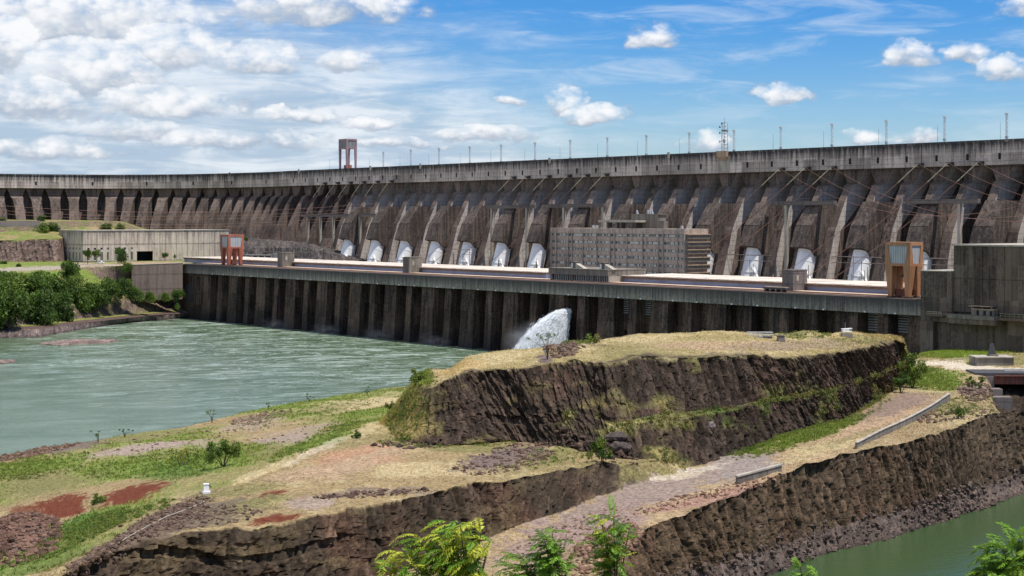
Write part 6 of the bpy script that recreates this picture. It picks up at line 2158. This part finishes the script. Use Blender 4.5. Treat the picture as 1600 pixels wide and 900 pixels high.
# bridge over the side channel
p = (0.276 * 474, 474, 18.9)
g = empty('girder_bridge', p, -.03, 'rusty red girder bridge with dark deck over the side channel at the right edge', 'bridge')
MB().box(-3, 40, -4.5, 7, -.55, .3).build('deck', M['darksteel'], g)
MB().box(2, 40, -5.2, -4.5, -2.7, -.56).build('girder', M['rust'], g)
for xx in np.arange(3, 40, 2.4):
    MB().box(xx, xx + .15, -5.45, -5.2, -2.6, -.6).build('stiffener', M['rust'], g)
MB().box(2, 40, -5.6, -4.4, -.555, -.35).build('girder_flange', M['rust'], g)
MB().box(1, 40, 6.2, 7, -2.7, -.56).build('girder', M['rust'], g)
rl = MB()
for xx in np.arange(5, 40, 2.0):
    rl.tube((xx, -4.2, .3), (xx, -4.2, 1.5), .06, None, 4)
rl.tube((5, -4.2, 1.5), (40, -4.2, 1.5), .08, None, 5)
rl.tube((5, -4.2, .9), (40, -4.2, .9), .06, None, 5)
rl.build('railing', M['steel'], g)
MB().box(-3.5, 1.95, -5.0, 7.4, -9, -.56).build('abutment', M['beam'], g)
MB().box(-1.2, 3.0, -10, -6.21, -9, -3.6).build('abutment_step', M['beam'], g)
MB().box(-1.5, 4.6, -14, -10.01, -9, -5.4).build('abutment_step', M['beam'], g)
MB().box(14, 16, -5, 6, -19, -2.72).build('pier', M['concgrey'], g)

# white car on the road by the hall
p = dpt(157, 415.8, 1060)
g = empty('parked_car', (p[0], p[1], 33.45), -.2, 'white car on the road before the pale hall, left of its gateway', 'car')
body = MB().hexa([(-2.2, -.85, .35), (2.2, -.85, .35), (2.2, .85, .35), (-2.2, .85, .35)], [(-2.15, -.82, .95), (2.1, -.82, .9), (2.1, .82, .9), (-2.15, .82, .95)])
body.hexa([(-1.7, -.8, .95), (1.2, -.8, .95), (1.2, .8, .95), (-1.7, .8, .95)], [(-1.2, -.65, 1.5), (.5, -.65, 1.5), (.5, .65, 1.5), (-1.2, .65, 1.5)])
body.build('body', M['white'], g)
MB().hexa([(-1.5, -.815, 1.0), (.95, -.815, 1.0), (.95, -.78, 1.0), (-1.5, -.78, 1.0)], [(-1.15, -.69, 1.42), (.42, -.69, 1.42), (.42, -.66, 1.42), (-1.15, -.66, 1.42)]).build('window', M['glass'], g)
for sx in (-1.35, 1.35):
    for sy in (-.86, .7):
        MB().tube((sx, sy, .33), (sx, sy + .17, .33), .33, None, 12).build('wheel', M['darksteel'], g)
for k, (x, y) in enumerate(((14, 411.5), (50, 411.5))):
    pass

# truss fence right of the red crane
pA, pB = dpt(388, 396, 1128), dpt(494, 396, 1092)
dv = Vector((pB[0] - pA[0], pB[1] - pA[1], 0)); Lf = dv.length
g = empty('truss_barrier', (pA[0], pA[1], 31.5), math.atan2(dv.y, dv.x), 'rusty lattice pipe rack on posts right of the red crane, before the rocks', 'truss')
for zz in (8.2, 5.6):
    MB().tube((0, 0, zz), (Lf, 0, zz), .2, None, 6).build('chord', M['beam'], g)
nb = 12
for k in range(nb):
    MB().tube((Lf * k / nb, 0, 5.6), (Lf * (k + 1) / nb, 0, 8.2), .12, None, 4).build('brace', M['beam'], g)
    MB().tube((Lf * k / nb, 0, -.5), (Lf * k / nb, 0, 8.2), .16, None, 4).build('post', M['beam'], g)
pA, pB = dpt(374, 402, 1120), dpt(424, 402, 1104)
dv = Vector((pB[0] - pA[0], pB[1] - pA[1], 0)); Lf = dv.length
g = empty('colonnade_wall', (pA[0], pA[1], 32), math.atan2(dv.y, dv.x), 'low pale roofed wall with white posts right of the red crane', 'shelter')
MB().box(0, Lf, -.3, 3, 5.0, 5.9).build('roof', M['concpale'], g)
MB().box(0, Lf, 2.5, 3, 0, 4.99).build('wall', M['opening'], g)
for k in range(6):
    MB().box(Lf * k / 5 - .25, Lf * k / 5 + .25, -.25, .25, 0, 4.99).build('post', M['white'], g)
MB().box(Lf + .5, Lf + 6, -.5, 4, 0, 7).build('end_block', M['concpale'], g)

# ------------------------------------------------------------------ water jet from the outlet
a0 = a_at(890, NF)
start = np.array(an(a0, NF - .2, 20.8))
uv, nv = np.array((UX, UY, 0)), np.array((NX, NY, 0))
n = 120000
t = rng.random(n) ** .8
sp = 1 - .85 * rng.random(n) ** 1.5
side = rng.normal(0, 1, n)
c = start[None] - nv[None] * (32 * sp * t)[:, None] + uv[None] * (side * (.5 + 1.25 * t) + .9 * t)[:, None]
c[:, 2] += 1.6 * t * sp - 22.5 * t ** 1.9 + rng.normal(0, 1, n) * (.35 + .9 * t)
vel = np.stack([-nv[0] * 26 + 0 * t, -nv[1] * 26 + 0 * t, 2 - 36 * t], 1) + rng.normal(0, 1.6, (n, 3))
vel = vel * np.array([1, 1, 1]) ; vel[:, :2] *= sp[:, None]
vel /= np.linalg.norm(vel, axis=1)[:, None]
sd = np.cross(vel, rng.normal(0, 1, (n, 3))); sd /= np.linalg.norm(sd, axis=1)[:, None]
ln = rng.uniform(.4, 1.3, n)[:, None] * (.7 + t)[:, None]; wd = rng.uniform(.03, .085, n)[:, None] * (.8 + .8 * t)[:, None]
V = np.stack([c - vel * ln, c + sd * wd, c + vel * ln, c - sd * wd], 1)
ok = V[:, :, 2].min(1) > .1
V = V[ok].reshape(-1, 3)
m, T = new_mat('spray_water')
b_ = finish(T, (.93, .94, .95, 1), .6, spec=.3)
tr = T.n('ShaderNodeBsdfTranslucent'); tr.inputs[0].default_value = (.85, .89, .93, 1)
ms = T.n('ShaderNodeMixShader'); ms.inputs[0].default_value = .25
T.t.links.new(b_.outputs[0], ms.inputs[1]); T.t.links.new(tr.outputs[0], ms.inputs[2])
T.t.links.new(ms.outputs[0], [x for x in T.t.nodes if x.type == 'OUTPUT_MATERIAL'][0].inputs[0])
jet = place(np_mesh('water_spray', V, np.arange(len(V)).reshape(-1, 4), m), 'water_spray')
tag(jet, 'white jet of water shooting from an outlet between the powerhouse piers', kind='stuff')

# drifting spray round the jet and along the foot of the piers
def mist(name, a, N, z, sa, sn, sz, dens, label):
    import bmesh
    bm = bmesh.new(); bmesh.ops.create_icosphere(bm, subdivisions=3, radius=1)
    me = bpy.data.meshes.new(name); bm.to_mesh(me); bm.free()
    m, T = new_mat(name + '_air')
    tc_ = T.n('ShaderNodeTexCoord').outputs['Object']
    r = T.vmath('LENGTH', tc_)
    k = T.math('MULTIPLY', T.smooth(r, .15, 1.0, 1.0, 0.0), T.smooth(T.noise(tc_, 2.2, 4, .6), .35, .7))
    pv = T.n('ShaderNodeVolumePrincipled')
    pv.inputs['Color'].default_value = (.95, .97, 1, 1)
    T.put(pv.inputs['Density'], T.math('MULTIPLY', k, dens))
    T.t.links.new(pv.outputs[0], T.n('ShaderNodeOutputMaterial').inputs['Volume'])
    me.materials.append(m)
    o = place(me, name, None, an(a, N, z), ROT, (sa, sn, sz))
    return tag(o, label, kind='stuff')


mist('spray_mist', a0 + .5, NF - 19, 8, 9, 20, 11, .13, 'white spray drifting round the falling water jet')
for k, px_ in enumerate((440, 520, 600, 690)):
    mist('spray_mist', a_at(px_, NF), NF - 4, 2.0, 18, 6, 5.5, .03, 'faint spray hanging at the foot of the powerhouse piers')
